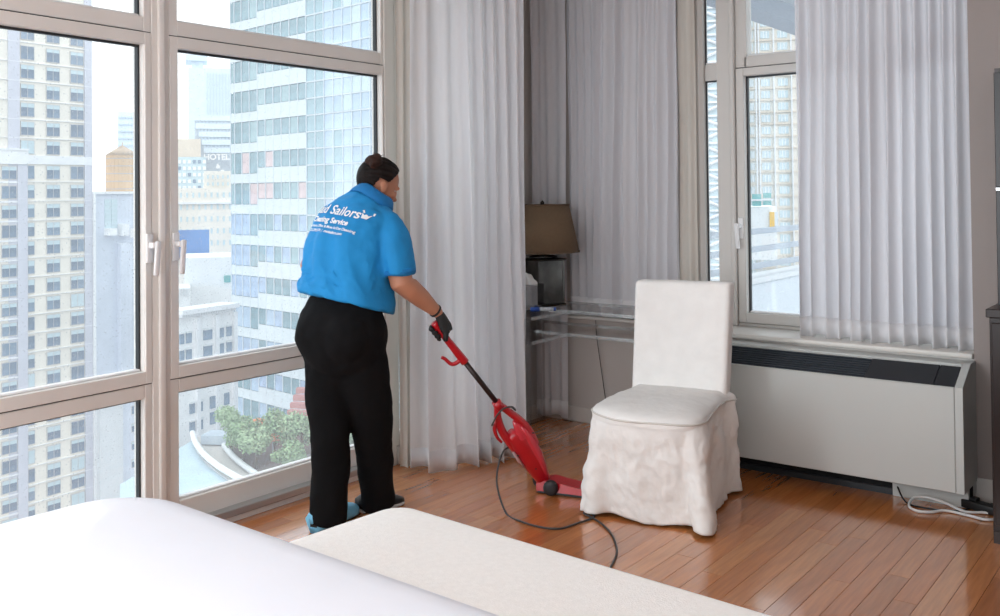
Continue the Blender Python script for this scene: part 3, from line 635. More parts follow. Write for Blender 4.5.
loft(bm, [(w(352, 218, 4.42), .05, .05), (w(334, 224, 4.48), .052, .052), (w(320, 246, 4.51), .048, .048), (w(309, 266, 4.50), .043, .043), (w(313, 280, 4.60), .038, .038), (w(330, 292, 4.70), .026, .026)], Fg, 16)
lh = w(332, 294, 4.72)
ball(bm, lh, .03, .04, .022)
for i in range(4): a0 = lh+Rg*(.016*(i-1.5))+Fg*.03; loft(bm, [(a0, .0095, .0095), (a0+Fg*.035-Zg*.008, .009, .009), (a0+Fg*.05-Zg*.035, .008, .008)], Rg, 8)
loft(bm, [(lh-Rg*.02, .012, .012), (lh-Rg*.045+Fg*.02-Zg*.01, .010, .010), (lh-Rg*.045+Fg*.045-Zg*.02, .008, .008)], Zg, 8)
for lg in (((334, 325, 4.36), (332, 370, 4.30), (330, 430, 4.23), (329, 470, 4.20), (329, 512, 4.165), (330, 524, 4.17)), ((356, 325, 4.25), (366, 370, 4.29), (372, 425, 4.34), (375, 460, 4.37), (377, 498, 4.385), (378, 508, 4.39))):
    rr = (.11, .095, .066, .058, .042, .04); loft(bm, [(w(*p), r_, r_) for p, r_ in zip(lg, rr)], Rh, 18)
body = from_bm('body', bm, 'skin', per)
bake(body, [('REMESH', dict(mode='VOXEL', voxel_size=.0062)), ('SMOOTH', dict(factor=.5, iterations=3))])
# --- face details: eyes and lips
M('eye_white', (225, 220, 215), .3); M('iris', (40, 26, 20), .3)
for s_ in (-1, 1):
    bm = bmesh.new(); ball(bm, hp(s_*.031, .066, -.004), .011, .008, .006, HR, 12); from_bm('eye', bm, 'eye_white', per, True)
    bm = bmesh.new(); ball(bm, hp(s_*.031, .0715, -.004), .005, .0035, .005, HR, 10); from_bm('iris', bm, 'iris', per, True)
bm = bmesh.new(); ball(bm, hp(0, .091, -.060), .019, .006, .005, HR, 12); ball(bm, hp(0, .090, -.068), .017, .006, .005, HR, 12); from_bm('lips', bm, 'lips', per, True)
# --- hair: cap combed back plus bun
bm = bmesh.new()
vs = ball(bm, Vector((0, 0, 0)), 1, 1, 1, None, 132)
kill = []
for q in bm.verts:
    x, y, z = q.co
    st = .025*sin(26*atan2(x, z+.25)+3*y)+.02*noise.noise(q.co*5)
    low = -.80 if y < -.15 else -.80+1.55*min(1, (y+.15)/.8)          # hairline climbs towards the face
    low = max(low, -.10-2.2*max(0, .7-abs(x))-4*max(0, -.25-y)) if y < .35 else low
    if z < low: kill.append(q)
    q.co = hp(x*.084*(1+st), (y*.109-.012)*(1+.3*st), z*.102*(1+st)+.022)
bmesh.ops.delete(bm, geom=kill, context='VERTS')
hair = from_bm('hair', bm, 'hair', per, True); md = hair.modifiers.new('t', 'SOLIDIFY'); md.thickness = .014; md.offset = -1
bm = bmesh.new(); bc = w(374.5, 162.0, 4.42); 
ball(bm, bc, .041, .041, .038, HR, 28)
for q in bm.verts:
    d = (q.co-bc); a = atan2(d.dot(Rg), d.z); rr = d.length; q.co = bc+d*(1+.10*sin(a*3+d.dot(Fg)*90)+.12*noise.noise(q.co*38))
bun = from_bm('hair_bun', bm, 'hair_brown', per, True)
for k in range(7):
    rq = random.Random(k); a = rq.uniform(0, 6.28); d = Rg*cos(a)+Zg*sin(a); p0 = bc+d*.030
    tube('hair_wisp', [p0, p0+d*.012+Rg*rq.uniform(-.01, .01), p0+d*.018+Rg*rq.uniform(-.018, .018)-Zg*.006], .0016, 'hair_brown', bun, 5, 4)
tube('hair_tie', [bc+(Vector((cos(t)*.026, sin(t)*.026, 0)))-Zg*.026 for t in [k*pi/4 for k in range(8)]], .006, 'hair', per, 8, 4, True)
# --- trousers
bm = bmesh.new()
loft(bm, [(w(346, 294, 4.30), .160, .115), (w(345, 302, 4.295), .190, .148), (w(343, 316, 4.285), .213, .178), (w(342, 330, 4.275), .222, .195), (w(343, 346, 4.275), .216, .185), (w(345, 362, 4.28), .195, .155), (w(347, 376, 4.28), .13, .10)], Rh, 32)
for s_ in (-1, 1):
    c = w(320, 334, 4.24) if s_ < 0 else w(347, 337, 4.150); ball(bm, c, .112, .112, .125, None, 20)
loft(bm, [(w(333, 345, 4.32), .125, .13), (w(330.5, 370, 4.285), .118, .12), (w(329.5, 400, 4.25), .103, .105), (w(330.5, 430, 4.215), .089, .09), (w(330.5, 460, 4.19), .084, .084), (w(329.5, 490, 4.17), .083, .083), (w(328.5, 512, 4.155), .080, .083), (w(328, 524, 4.15), .076, .082)], Rh, 28)
loft(bm, [(w(354, 345, 4.24), .135, .13), (w(361, 370, 4.26), .125, .12), (w(368, 400, 4.29), .112, .108), (w(372.5, 430, 4.32), .092, .095), (w(375, 460, 4.345), .078, .085), (w(376.5, 485, 4.365), .072, .078), (w(378, 500, 4.38), .073, .08), (w(379, 507, 4.385), .072, .08)], Rh, 28)
tr = from_bm('trousers', bm, 'trouser', per)
tx = bpy.data.textures.new('folds', 'CLOUDS'); tx.noise_scale = .12; tx.noise_depth = 2
bake(tr, [('REMESH', dict(mode='VOXEL', voxel_size=.009)), ('SMOOTH', dict(factor=.5, iterations=14)), ('DISPLACE', dict(texture=tx, strength=.018, mid_level=.5))])
# waistband
bmw = bmesh.new(); loft(bmw, [(w(345.5, 300, 4.297), .186, .145), (w(344.5, 309, 4.291), .200, .158)], Rh, 36, cap=False); from_bm('waistband', bmw, 'trouser', tr, True)
# --- polo shirt
bm = bmesh.new()
loft(bm, [(w(346, 306, 4.293), .222, .185), (w(346, 297, 4.30), .222, .183), (w(346.5, 284, 4.305), .212, .172), (w(347, 266, 4.315), .205, .160), (w(348.5, 246, 4.335), .203, .148), (w(353, 229, 4.365), .206, .135), (w(357.5, 216, 4.385), .185, .115), (w(362, 206, 4.405), .130, .092), (w(366, 198, 4.42), .08, .075)], [Rt*1.0]*9, 36, True, .84)
loft(bm, [(w(374, 221, 4.35), .082, .085), (w(385.5, 228, 4.31), .080, .084), (w(393.5, 244, 4.275), .075, .08), (w(397.5, 260, 4.255), .071, .074), (w(399, 273, 4.25), .069, .072)], Fg, 24)
loft(bm, [(w(350, 216, 4.42), .075, .075), (w(333, 221, 4.48), .073, .073), (w(324, 236, 4.505), .068, .068), (w(318, 250, 4.515), .062, .062), (w(315, 257, 4.51), .060, .060)], Fg, 22)
sh_ = from_bm('polo_shirt', bm, 'polo', per)
tx2 = bpy.data.textures.new('creases', 'CLOUDS'); tx2.noise_scale = .06; tx2.noise_depth = 3
bake(sh_, [('REMESH', dict(mode='VOXEL', voxel_size=.008)), ('SMOOTH', dict(factor=.5, iterations=6)), ('DISPLACE', dict(texture=tx2, strength=.018, mid_level=.5)), ('SMOOTH', dict(factor=.5, iterations=2))])
me = sh_.data                                            # long drag folds from the right shoulder blade to the waist
for q in me.vertices:
    c = q.co; u = (c-w(347, 280, 4.25)).dot(Rt); h = c.z-w(347, 300, 4.3).z
    q.co = c+q.normal*(.011*sin((u+.35*h)*46+2*sin(h*9))*max(0, min(1, (.42-h)/.2))*max(0, min(1, (h+.02)/.08))+.0*sin(h*70+u*12)*max(0, min(1, (.10-h)/.06)))+Zg*(.012*max(0, min(1, (.16-h)/.16))-.26*((c-w(345, 300, 4.3)).dot(Rg))*max(0, min(1, (.16-h)/.16)))
bake(sh_, [('SMOOTH', dict(factor=.5, iterations=5))]); me = sh_.data
# hem bands and collar
bmw = bmesh.new(); loft(bmw, [(w(398.7, 270, 4.252), .0725, .0755), (w(399.2, 275, 4.25), .0715, .0745)], Fg, 28, cap=False); o = from_bm('sleeve_band', bmw, 'polo_dark', sh_, True); md = o.modifiers.new('t', 'SOLIDIFY'); md.thickness = .003
nk = (w(379, 184, 4.46)-w(364, 208, 4.405)).normalized(); cc0 = w(371.5, 201, 4.425); rows = []
a1 = (Rt-nk*Rt.dot(nk)).normalized(); a2 = nk.cross(a1); bmw = bmesh.new(); N = 40
for (rad_, hgt, dip) in ((.112, -.024, .0), (.106, .004, 0), (.094, .029, 0), (.085, .038, 0), (.079, .035, 0), (.076, .0, 0)):
    row = []
    for k in range(N):
        t = 2*pi*k/N; row.append(bmw.verts.new(cc0+(a1*cos(t)*1.06+a2*sin(t)*.98)*rad_+nk*(hgt+.006*sin(3*t))))
    rows.append(row)
for i in range(len(rows)-1):
    for k in range(N): bmw.faces.new((rows[i][k], rows[i][(k+1) % N], rows[i+1][(k+1) % N], rows[i+1][k]))
co_ = from_bm('collar', bmw, 'polo_dark', sh_, True); md = co_.modifiers.new('t', 'SOLIDIFY'); md.thickness = .003
# --- print on the back, wrapped onto the cloth
bvh = BVHTree.FromPolygons([q.co.copy() for q in me.vertices], [list(p.vertices) for p in me.polygons])
bt = (w(357.5, 216, 4.385)-w(347.5, 262, 4.32)).normalized(); tx_ = (Rt-bt*Rt.dot(bt)).normalized(); cast = tx_.cross(bt).normalized()
if cast.dot(Fg) < 0: cast = -cast
org = w(352, 224, 4.375); TA = radians(-8)
def wrap(name, verts, faces):
    out = []
    for x, y in verts:
        xr_, yr_ = x*1.08+.018, y*1.08; xr_, yr_ = xr_*cos(TA)-yr_*sin(TA), xr_*sin(TA)+yr_*cos(TA); p = org+tx_*xr_+bt*yr_; hit = bvh.ray_cast(p-cast*.6, cast)
        q = hit[0] if hit[0] is not None else p
        nn = hit[1] if hit[0] is not None else -cast
        if nn.dot(cast) > 0: nn = -nn
        out.append(q+nn*.0035)
    o = tag(from_py(name, out, faces, 'print_white', sh_), kind='stuff'); return o
def print_text(body, size, x, y, name='lettering', bold=0, shear=0):
    cu = bpy.data.curves.new(name, 'FONT'); cu.body = body; cu.size = size; cu.align_x = 'CENTER'; cu.resolution_u = 4; cu.offset = bold; cu.shear = shear
    o = bpy.data.objects.new(name, cu); COL.objects.link(o); dg = bpy.context.evaluated_depsgraph_get(); dg.update(); m_ = bpy.data.meshes.new_from_object(o.evaluated_get(dg)); bpy.data.objects.remove(o)
    b2_ = bmesh.new(); b2_.from_mesh(m_); bpy.data.meshes.remove(m_)
    bmesh.ops.triangulate(b2_, faces=b2_.faces[:])
    for _ in range(2):
        lng = [e for e in b2_.edges if e.calc_length() > .008]
        if lng: bmesh.ops.subdivide_edges(b2_, edges=lng, cuts=1); bmesh.ops.triangulate(b2_, faces=b2_.faces[:])
    b2_.verts.ensure_lookup_table(); vv = [(q.co.x+x, q.co.y+y) for q in b2_.verts]; ff = [[q.index for q in fc.verts] for fc in b2_.faces]; b2_.free()
    wrap(name, vv, ff)
print_text('Maid Sailors', .060, -.030, .006, bold=.0010); print_text('Cleaning Service', .034, -.026, -.034, bold=.0012)
print_text('Apartment, Office & Move In/Out Cleaning', .0165, -.014, -.058, bold=.0004); print_text('212.299.5170  |  maidsailors.com', .0165, -.022, -.079, bold=.0004)
# little paper-boat mark after the name
BX = .121
wrap('boat_mark', [(BX, .012), (BX+.019, .012), (BX+.026, .036), (BX+.017, .028), (BX+.010, .033), (BX+.003, .028), (BX-.006, .037)], [(0, 1, 3, 4), (1, 2, 3), (0, 4, 5), (0, 5, 6)])
wrap('boat_mark', [(BX-.012, .046), (BX-.007, .050), (BX+.002, .038), (BX-.002, .036)], [(0, 1, 2, 3)]); wrap('boat_mark', [(BX+.025, .046), (BX+.030, .048), (BX+.031, .036), (BX+.027, .035)], [(0, 1, 2, 3)])
# --- glove with wrist strap
bm = bmesh.new(); hand(bm, .0025); gl_ = from_bm('glove', bm, 'glove', per)
bake(gl_, [('REMESH', dict(mode='VOXEL', voxel_size=.004)), ('SMOOTH', dict(factor=.5, iterations=2))])
fa = (wrist-w(421, 298, 4.32)).normalized(); bmw = bmesh.new(); loft(bmw, [(wrist-fa*.030, .034, .032), (wrist-fa*.020, .033, .031)], Fg, 22, cap=False); o = from_bm('wrist_strap', bmw, 'glove', per, True); md = o.modifiers.new('t', 'SOLIDIFY'); md.thickness = .004
# --- shoes
def shoe(heel, toe, cover, zt):
    d = (toe-heel); L = d.length; d.normalize(); s2 = Vector((d.y, -d.x, 0)); rings = []
    for t, wd_, hg in ((-.03, .022, .03), (.0, .034, .062), (.12, .04, .075), (.3, .042, .078), (.5, .046, .066), (.7, .05, .048), (.88, .042, .036), (1.0, .024, .024)):
        rings.append((heel+d*(L*t)+Zg*(hg*.5+.006), wd_, hg*.5))
    bm = bmesh.new(); loft(bm, rings, s2, 18, power=.8); sh0 = from_bm('shoe', bm, 'shoe_black', per, True)
    sole = bmesh.new(); loft(sole, [(c-Zg*(c.z-.008)+Zg*0, a*1.06, .008) for c, a, b_ in rings], s2, 14, power=.6); from_bm('shoe_sole', sole, 'shoe_white' if not cover else 'shoe_black', sh0, True)
    if cover:
        bm = bmesh.new(); rr = [(c+Zg*.002, a*1.28+.006, b_*1.05+.008) for c, a, b_ in rings]; rr = [(rr[0][0]-d*.012, rr[0][1]*.7, rr[0][2])]+rr+[(rr[-1][0]+d*.02, .012, .014)]
        for i_, r_ in enumerate(rr): rr[i_] = (Vector((r_[0].x, r_[0].y, r_[2]*.96+.001)), r_[1], r_[2])
        loft(bm, rr, s2, 30, power=.85); 
        for q in bm.verts: q.co += Vector((noise.noise(q.co*40), noise.noise(q.co*40+Vector((7, 1, 2))), .4*noise.noise(q.co*36+Vector((1, 9, 2)))))*.010; q.co.z = max(q.co.z, .001)
        from_bm('shoe_cover', bm, 'cover_blue', per, True)
def fz(px, py): q = onz(px, py, 0)-O; return q
shoe(fz(316, 532), fz(353, 512), True, 0); shoe(fz(360, 512), fz(402, 503), False, 0)
#@@OUT
# ================================================================== OUTSIDE
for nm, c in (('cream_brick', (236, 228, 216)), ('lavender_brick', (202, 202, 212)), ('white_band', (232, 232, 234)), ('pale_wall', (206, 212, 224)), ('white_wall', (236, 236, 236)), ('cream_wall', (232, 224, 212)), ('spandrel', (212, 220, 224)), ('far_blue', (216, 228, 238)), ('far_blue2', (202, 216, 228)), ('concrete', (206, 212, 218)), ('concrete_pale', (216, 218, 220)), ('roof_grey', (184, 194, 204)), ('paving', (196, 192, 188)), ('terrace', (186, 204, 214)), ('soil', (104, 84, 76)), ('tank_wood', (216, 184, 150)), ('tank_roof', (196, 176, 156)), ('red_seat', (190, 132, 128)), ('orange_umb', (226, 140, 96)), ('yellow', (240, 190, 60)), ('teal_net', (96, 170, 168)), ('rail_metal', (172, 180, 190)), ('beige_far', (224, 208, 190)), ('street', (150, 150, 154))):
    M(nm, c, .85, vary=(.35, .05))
M('win_dark', (104, 122, 142), .12, spec=.8, vary=(.5, .25)); M('win_mid', (118, 138, 158), .12, spec=.8, vary=(.5, .2)); M('win_pale', (192, 210, 216), .2, spec=.8, vary=(.4, .1)); M('win_frame', (190, 186, 184), .6)
M('twr_glass', (112, 146, 156), .08, spec=.9, vary=(.6, .25)); M('twr_glass2', (136, 166, 172), .08, spec=.9, vary=(.5, .2)); M('twr_sky', (168, 190, 212), .06, spec=1, vary=(.25, .2)); M('twr_teal', (136, 168, 178), .06, spec=1, vary=(.3, .2)); M('twr_red', (206, 184, 184), .2, vary=(.6, .2)); M('twr_blue', (160, 180, 206), .12, vary=(.6, .25)); M('twr_mull', (205, 214, 220), .5)
M('leaf_a', (140, 166, 124), .7, vary=(2, .25)); M('leaf_b', (160, 182, 142), .7, vary=(2, .25)); M('bark', (90, 74, 60), .9); M('sign_white', (245, 245, 245), .6); M('sign_blue', (88, 132, 190), .6, vary=(.4, .1))

class Facade:
    """a building front: local x to the right as seen from the room, local y into the building"""
    def __init__(s, name, label, px, D, e, cat='building', on=None):
        p = W(px, 190, D) if on is None else onp(px, 190, on.p, on.n); s.p = Vector((p.x, p.y, 0)); s.e = Vector((e[0], e[1], 0)).normalized(); s.n = Vector((s.e.y, -s.e.x, 0))
        s.o = empty(name, s.p, atan2(s.e.y, s.e.x)); tag(s.o, label, cat)
    def at(s, px, py): q = onp(px, py, s.p, s.n); return (q-s.p).dot(s.e), q.z
    def x(s, px): return s.at(px, 190)[0]
    def z(s, px, py): return s.at(px, py)[1]
    def box(s, nm, x0, x1, z0, z1, d0, d1, mat, parent=None): return box(nm, min(x0, x1), max(x0, x1), d0, d1, min(z0, z1), max(z0, z1), mat, parent or s.o)
eL = (-sin(radians(3.74)), cos(radians(3.74)))
def win(Fd, x0, x1, z0, z1, rd, panes=2, d=0):
    w = Fd.box('window', x0, x1, z0, z1, d-.06, d+.1, 'win_frame'); cx, cz = (x0+x1)/2, (z0+z1)/2
    g = .09*(x1-x0)/2; pw = (x1-x0-g*(panes+1))/panes; drop = rd.choice((0, .25, .3, .3, 1 if rd.random() < .3 else .4))
    for k in range(panes):
        a = x0+g+k*(pw+g); mt = rd.choice(('win_dark', 'win_dark', 'win_mid'))
        zz0, zz1 = z0+.12, z1-.12; sp = zz1-(zz1-zz0)*min(1, drop)
        if sp > zz0+.05: box('pane', a-cx, a+pw-cx, -.10, -.07, zz0-cz, sp-cz, mt, w)
        if drop > 0: box('blind_pane', a-cx, a+pw-cx, -.105, -.07, max(sp, zz0)-cz, zz1-cz, 'win_pale', w)
rd = random.Random(5)
A1 = Facade('apartment_building', 'cream and lavender brick apartment tower filling the left window', 50, 155, eL)
XL, XR = A1.x(-60), A1.x(92); zr = lambda py: A1.z(53, py)
A1.box('wall', XL, XR, zr(620), zr(-60), .1, 12, 'cream_brick')
A1.box('pilaster', A1.x(84.5), XR, zr(620), zr(-60), -.12, .1, 'lavender_brick'); A1.box('pilaster', A1.x(8), A1.x(19.5), zr(620), zr(-60), -.12, .1, 'lavender_brick')
rows = [18.2, 36.5, 56.0, 74.4, 93.2, 111.6, 129.8, 148.1, 172.5, 191.4, 210.4, 228.7, 246.9, 265.6, 284.4, 302.7, 321, 339.5, 358, 376.6, 395.2, 414, 432.7, 451.7, 470, 488, 506.6, 525]
for py in rows:
    z0, z1 = zr(py+6.9), zr(py-6.9)
    for c0, c1, pn in ((-20, -4, 2), (20.5, 34.5, 2), (46.3, 60, 2), (70.3, 84, 2)): win(A1, A1.x(c0), A1.x(c1), z0, z1, rd, pn)
    A1.box('band', XL, XR+.02, zr(py+9.6), zr(py+9.1), -.14, .1, 'white_band')
A1.box('belt', XL, XR+.03, zr(164.5), zr(156), -.16, .1, 'white_band')
B1 = Facade('apartment_building', 'lower lavender-striped apartment block with white parapet, in front at far left', 15, 150, eL)
zb1 = lambda py: B1.z(9, py)
B1.box('wall', B1.x(-60), B1.x(27.2), zb1(640), zb1(152), 0.1, 3.2, 'cream_brick'); B1.box('pilaster', B1.x(17.5), B1.x(27.3), zb1(640), zb1(152), -.1, .1, 'lavender_brick')
B1.box('parapet', B1.x(-60), B1.x(27.8), zb1(164), zb1(150), -.25, 3.3, 'white_wall'); B1.box('parapet_cap', B1.x(-60), B1.x(28), zb1(150), zb1(148.3), -.45, 3.4, 'white_band')
rowsB = [172.5+k*19.6 for k in range(20)]
for py in rowsB:
    win(B1, B1.x(1.2), B1.x(16.8), zb1(py+7), zb1(py-6.5), rd, 2); win(B1, B1.x(-25), B1.x(-8), zb1(py+7), zb1(py-6.5), rd, 2)
    B1.box('band', B1.x(-60), B1.x(17.5), zb1(py+10.6), zb1(py+9.4), -.12, .1, 'white_band')
# windows of the tower continue in the strip right of the block
for py in rowsB[1:]: pass
C1 = Facade('service_building', 'plain pale grey building carrying the wooden water tank', 115, 140, eL, 'building', A1)
zc = lambda py: C1.z(115, py)
C1.box('wall', C1.x(92.5), C1.x(160), zc(640), zc(193.5), 0, 18, 'pale_wall'); C1.box('pilaster', C1.x(92.3), C1.x(94.2), zc(640), zc(193), -.5, 0, 'white_wall'); C1.box('wall_step', C1.x(117), C1.x(160), zc(640), zc(243), -1.0, 0, 'lavender_brick' if False else 'pale_wall')
C1.box('coping', C1.x(92), C1.x(160), zc(194), zc(191.5), -.4, 18, 'white_band')
for k in range(7): C1.box('glass_block', C1.x(104.5), C1.x(110.8), zc(199+k*5+4.6), zc(199+k*5), -.08, .05, 'win_pale'); C1.box('glass_block', C1.x(111.3), C1.x(117), zc(199+k*5+4.6), zc(199+k*5), -.08, .05, 'win_pale')
C1.box('bulkhead', C1.x(104), C1.x(112), zc(235), zc(228), -1.5, 0, 'white_wall'); C1.box('duct', C1.x(118), C1.x(125), zc(236), zc(224), -1.2, 0, 'white_band'); C1.box('duct', C1.x(126.5), C1.x(132), zc(238), zc(229), -2, -1, 'white_wall')
for k in range(8): win(C1, C1.x(127), C1.x(133), zc(408+k*18+9), zc(408+k*18), rd, 2, -1.0)
C1.box('side_wall', C1.x(94), C1.x(117), zc(640), zc(395), -1.5, -.02, 'concrete_pale')
DT = (C1.p-CAM).dot(_f)+8; tk = W(122.5, 190, DT); tank = empty('water_tank', (tk.x, tk.y, W(122.5, 191.5, DT).z)); tag(tank, 'round wooden water tank with conical roof on the pale building', 'water tank')
mpp = DT/F_PX; R_ = 15.5*mpp; H_ = 36*mpp
for k in range(28):
    t = 2*pi*k/28; o = box('stave', -.03, .03, -R_*pi/28*.96, R_*pi/28*.96, 0, H_, 'tank_wood', tank); o.location = (R_*cos(t), R_*sin(t), H_/2); o.rotation_euler = (0, 0, t)
lathe('tank_core', [(R_*.99, 0), (R_*.99, H_)], 'tank_wood', tank, 28)
for k in range(5): lathe('hoop', [(R_+.06, 0), (R_+.10, .06), (R_+.06, .12)], 'rail_metal', tank, 28).location = (0, 0, H_*(.06+.21*k))
lathe('tank_roof', [(R_*1.06, 0), (R_*.5, H_*.16), (.1, H_*.28), (.08, H_*.37)], 'tank_roof', tank, 28).location = (0, 0, H_)

# glass tower
Rg = Vector((_r.x, _r.y, 0)); Fg = Vector((_f.x, _f.y, 0)); eT = Rg*.7225-Fg*.6915
T1 = Facade('office_tower', 'glass office tower with white spandrel bands behind the person', 307, 120, eT)
zt = lambda py: T1.z(307, py)
xa = [T1.x(q) for q in (231.4, 235.2, 242.3, 250.1, 258.1, 265.8, 273.8, 281.8, 290.3, 298.6, 307)]
xr = [T1.x(q) for q in (307, 315.9, 324.7, 334, 343.3, 352.6, 361.8, 371, 380, 389)]
ZTOP, ZBOT = zt(-60), zt(450)
T1.box('tower_core', xa[0]+.1, xr[-1]+25, ZBOT, ZTOP, .25, 30, 'twr_glass')
k = -2; glass_levels = []
while True:
    pt = 15.7+33.25*k
    if pt > 440: break
    z1, z0, zn = zt(pt), zt(pt+16.5), zt(pt+33.25)
    for i in range(10):
        mt = rd.choice(('twr_glass', 'twr_glass', 'twr_glass2'))
        if 4 <= k <= 5 and rd.random() < .35: mt = 'twr_red'
        if 6 <= k <= 8: mt = rd.choice(('twr_blue', 'twr_glass', 'twr_glass', 'twr_glass2')) if i > 2 else 'twr_blue'
        if k >= 9: mt = rd.choice(('twr_blue', 'twr_glass', 'twr_sky'))
        low = z0 if i > 3 else z0-(z0-zn)*.36
        T1.box('window_pane', xa[i]+.07, xa[i+1]-.07, low+.05, z1-.05, 0.02, .12, mt)
        T1.box('spandrel_panel', xa[i]+.03, xa[i+1]-.03, zn+.05, low-.03, -.06, .12, 'spandrel')
    for z in (z1, z0):
        T1.box('floor_line', xr[0], xr[-1]+25, z-.09, z+.09, -.05, .1, 'twr_mull')
    for i in range(9):
        for (q1, q0) in ((z1, z0), (z0, zn)):
            mt = 'twr_teal' if i < 2 else rd.choice(('twr_sky', 'twr_sky', 'twr_teal'))
            if i >= 4: mt = 'twr_sky' if rd.random() < .6 else 'win_pale'
            T1.box('curtain_wall_pane', xr[i]+.06, xr[i+1]-.06, q0+.12, q1-.12, .03, .12, mt)
    k += 1
for x in xa+xr[1:]: T1.box('mullion', x-.06, x+.06, ZBOT, ZTOP, -.08, .1, 'twr_mull')
# shop lettering seen small on two floors of the tower
def letters(body, parent, x, z, size, mat, name='lettering', y=-.12, ext=.05):
    cu = bpy.data.curves.new(name, 'FONT'); cu.body = body; cu.size = size; cu.extrude = ext; cu.align_x = 'CENTER'; cu.offset = .035*size
    o = bpy.data.objects.new(name, cu); COL.objects.link(o); dg = bpy.context.evaluated_depsgraph_get(); dg.update()
    me = bpy.data.meshes.new_from_object(o.evaluated_get(dg)); bpy.data.objects.remove(o); me.materials.clear(); me.materials.append(MATS[mat])
    m = bpy.data.objects.new(name, me); COL.objects.link(m); m.parent = parent; m.location = (x, y, z); m.rotation_euler = (pi/2, 0, 0); return m
# mid and far buildings seen through the second window
eq = Rg*.95+Fg*.30; eX = (eq.x, eq.y)
def simple(name, label, x0, x1, y0, y1, D, e, mat, depth=15):
    Fd = Facade(name, label, (x0+x1)/2, D, e); Fd.c = (x0+x1)/2
    Fd.box('wall', Fd.x(x0), Fd.x(x1), Fd.z(Fd.c, y1), Fd.z(Fd.c, y0), 0, depth, mat); return Fd
def grid_windows(Fd, cols, rws, w, h, mat, nm='window'):
    for c in cols:
        for q in rws: Fd.box(nm, Fd.x(c-w/2), Fd.x(c+w/2), Fd.z(Fd.c, q+h/2), Fd.z(Fd.c, q-h/2), -.15, .1, mat)
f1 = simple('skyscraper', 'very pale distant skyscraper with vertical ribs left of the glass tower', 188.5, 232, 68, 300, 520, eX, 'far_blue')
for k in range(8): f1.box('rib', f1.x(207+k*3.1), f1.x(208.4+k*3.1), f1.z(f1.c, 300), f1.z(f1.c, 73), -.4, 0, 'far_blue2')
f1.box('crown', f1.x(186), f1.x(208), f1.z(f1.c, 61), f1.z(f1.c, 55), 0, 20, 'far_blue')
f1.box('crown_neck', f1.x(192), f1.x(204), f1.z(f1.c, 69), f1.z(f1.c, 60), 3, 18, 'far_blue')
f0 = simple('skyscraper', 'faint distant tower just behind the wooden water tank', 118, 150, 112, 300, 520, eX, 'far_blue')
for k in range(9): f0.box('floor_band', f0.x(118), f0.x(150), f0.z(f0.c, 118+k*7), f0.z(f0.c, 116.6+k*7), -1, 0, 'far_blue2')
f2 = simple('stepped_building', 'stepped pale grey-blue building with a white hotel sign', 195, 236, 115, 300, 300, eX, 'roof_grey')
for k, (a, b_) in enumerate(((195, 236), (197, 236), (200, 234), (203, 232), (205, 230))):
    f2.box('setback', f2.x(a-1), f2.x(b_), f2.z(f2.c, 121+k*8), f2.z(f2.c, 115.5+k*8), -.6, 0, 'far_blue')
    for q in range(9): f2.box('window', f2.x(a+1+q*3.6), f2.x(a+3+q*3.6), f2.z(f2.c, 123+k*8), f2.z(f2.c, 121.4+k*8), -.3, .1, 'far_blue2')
letters('HOTEL', f2.o, f2.x(216.5), f2.z(216.5, 160), 2.45, 'sign_white', 'hotel_sign', -4.0, .2)
letters('&', f2.o, f2.x(218), f2.z(218, 168.5), 2.0, 'sign_white', 'hotel_sign', -4.0, .2)
f2.box('sign_dot', f2.x(220.5), f2.x(224), f2.z(222, 174), f2.z(222, 170), -4, -3.8, 'sign_white')
f3 = simple('office_building', 'beige flat-topped building at the left edge of the second window', 170, 201, 139, 300, 280, eX, 'beige_far')
f4 = simple('office_building', 'pale blue glazed block below the beige flat-topped building', 170, 206, 157, 320, 260, eX, 'win_pale')
for k in range(6):
    for q in range(5): f4.box('window', f4.x(178+k*5), f4.x(181+k*5), f4.z(f4.c, 163.5+q*6.5), f4.z(f4.c, 160+q*6.5), -.2, .1, rd.choice(('win_mid', 'white_wall', 'white_wall')))
f5 = simple('masonry_building', 'wide cream masonry building with rows of tiny windows behind the blue billboard', 165, 240, 188, 330, 230, eX, 'cream_wall')
f5.box('tower_block', f5.x(204), f5.x(232), f5.z(f5.c, 190), f5.z(f5.c, 171), 1, 10, 'cream_wall')
grid_windows(f5, [181+k*6.1 for k in range(9)], [195, 207, 219, 231, 243, 255], 2.0, 5, 'win_pale')
grid_windows(f5, [208+k*5 for k in range(5)], [177, 184], 1.8, 3.5, 'win_pale', 'attic_window')
f5.box('cornice', f5.x(165), f5.x(240), f5.z(f5.c, 204), f5.z(f5.c, 202), -.8, 0, 'white_band')
f6 = simple('billboard', 'blank blue rooftop billboard seen beside the window handle', 172, 209, 230, 257, 190, eX, 'sign_blue', .6); f6.o['category'] = 'billboard'
for c in (180, 194, 206): f6.box('post', f6.x(c), f6.x(c+.8), f6.z(f6.c, 266), f6.z(f6.c, 257), .1, .5, 'rail_metal')
f7 = simple('rooftop_building', 'blank white rooftop building below the blue billboard', 184, 234, 257.5, 330, 175, eX, 'white_wall'); f7.box('roof_step', f7.x(165), f7.x(190), f7.z(f7.c, 330), f7.z(f7.c, 283), -8, 0, 'white_wall')
f7.box('green_panel', f7.x(223.5), f7.x(230), f7.z(f7.c, 283), f7.z(f7.c, 276), -.3, .1, 'teal_net')
for c in (180, 183, 186): f7.box('vent_cover', f7.x(c), f7.x(c+2), f7.z(f7.c, 290), f7.z(f7.c, 284), -8.3, -8, 'concrete_pale')
eq = Rg*.52+Fg*.854; eW = (eq.x, eq.y)
f8 = simple('stone_building', 'white stone building with tall grouped windows and dentil cornice', 176, 233, 309, 560, 112, eW, 'white_wall', 3)
zs = lambda py: f8.z(f8.c, py)
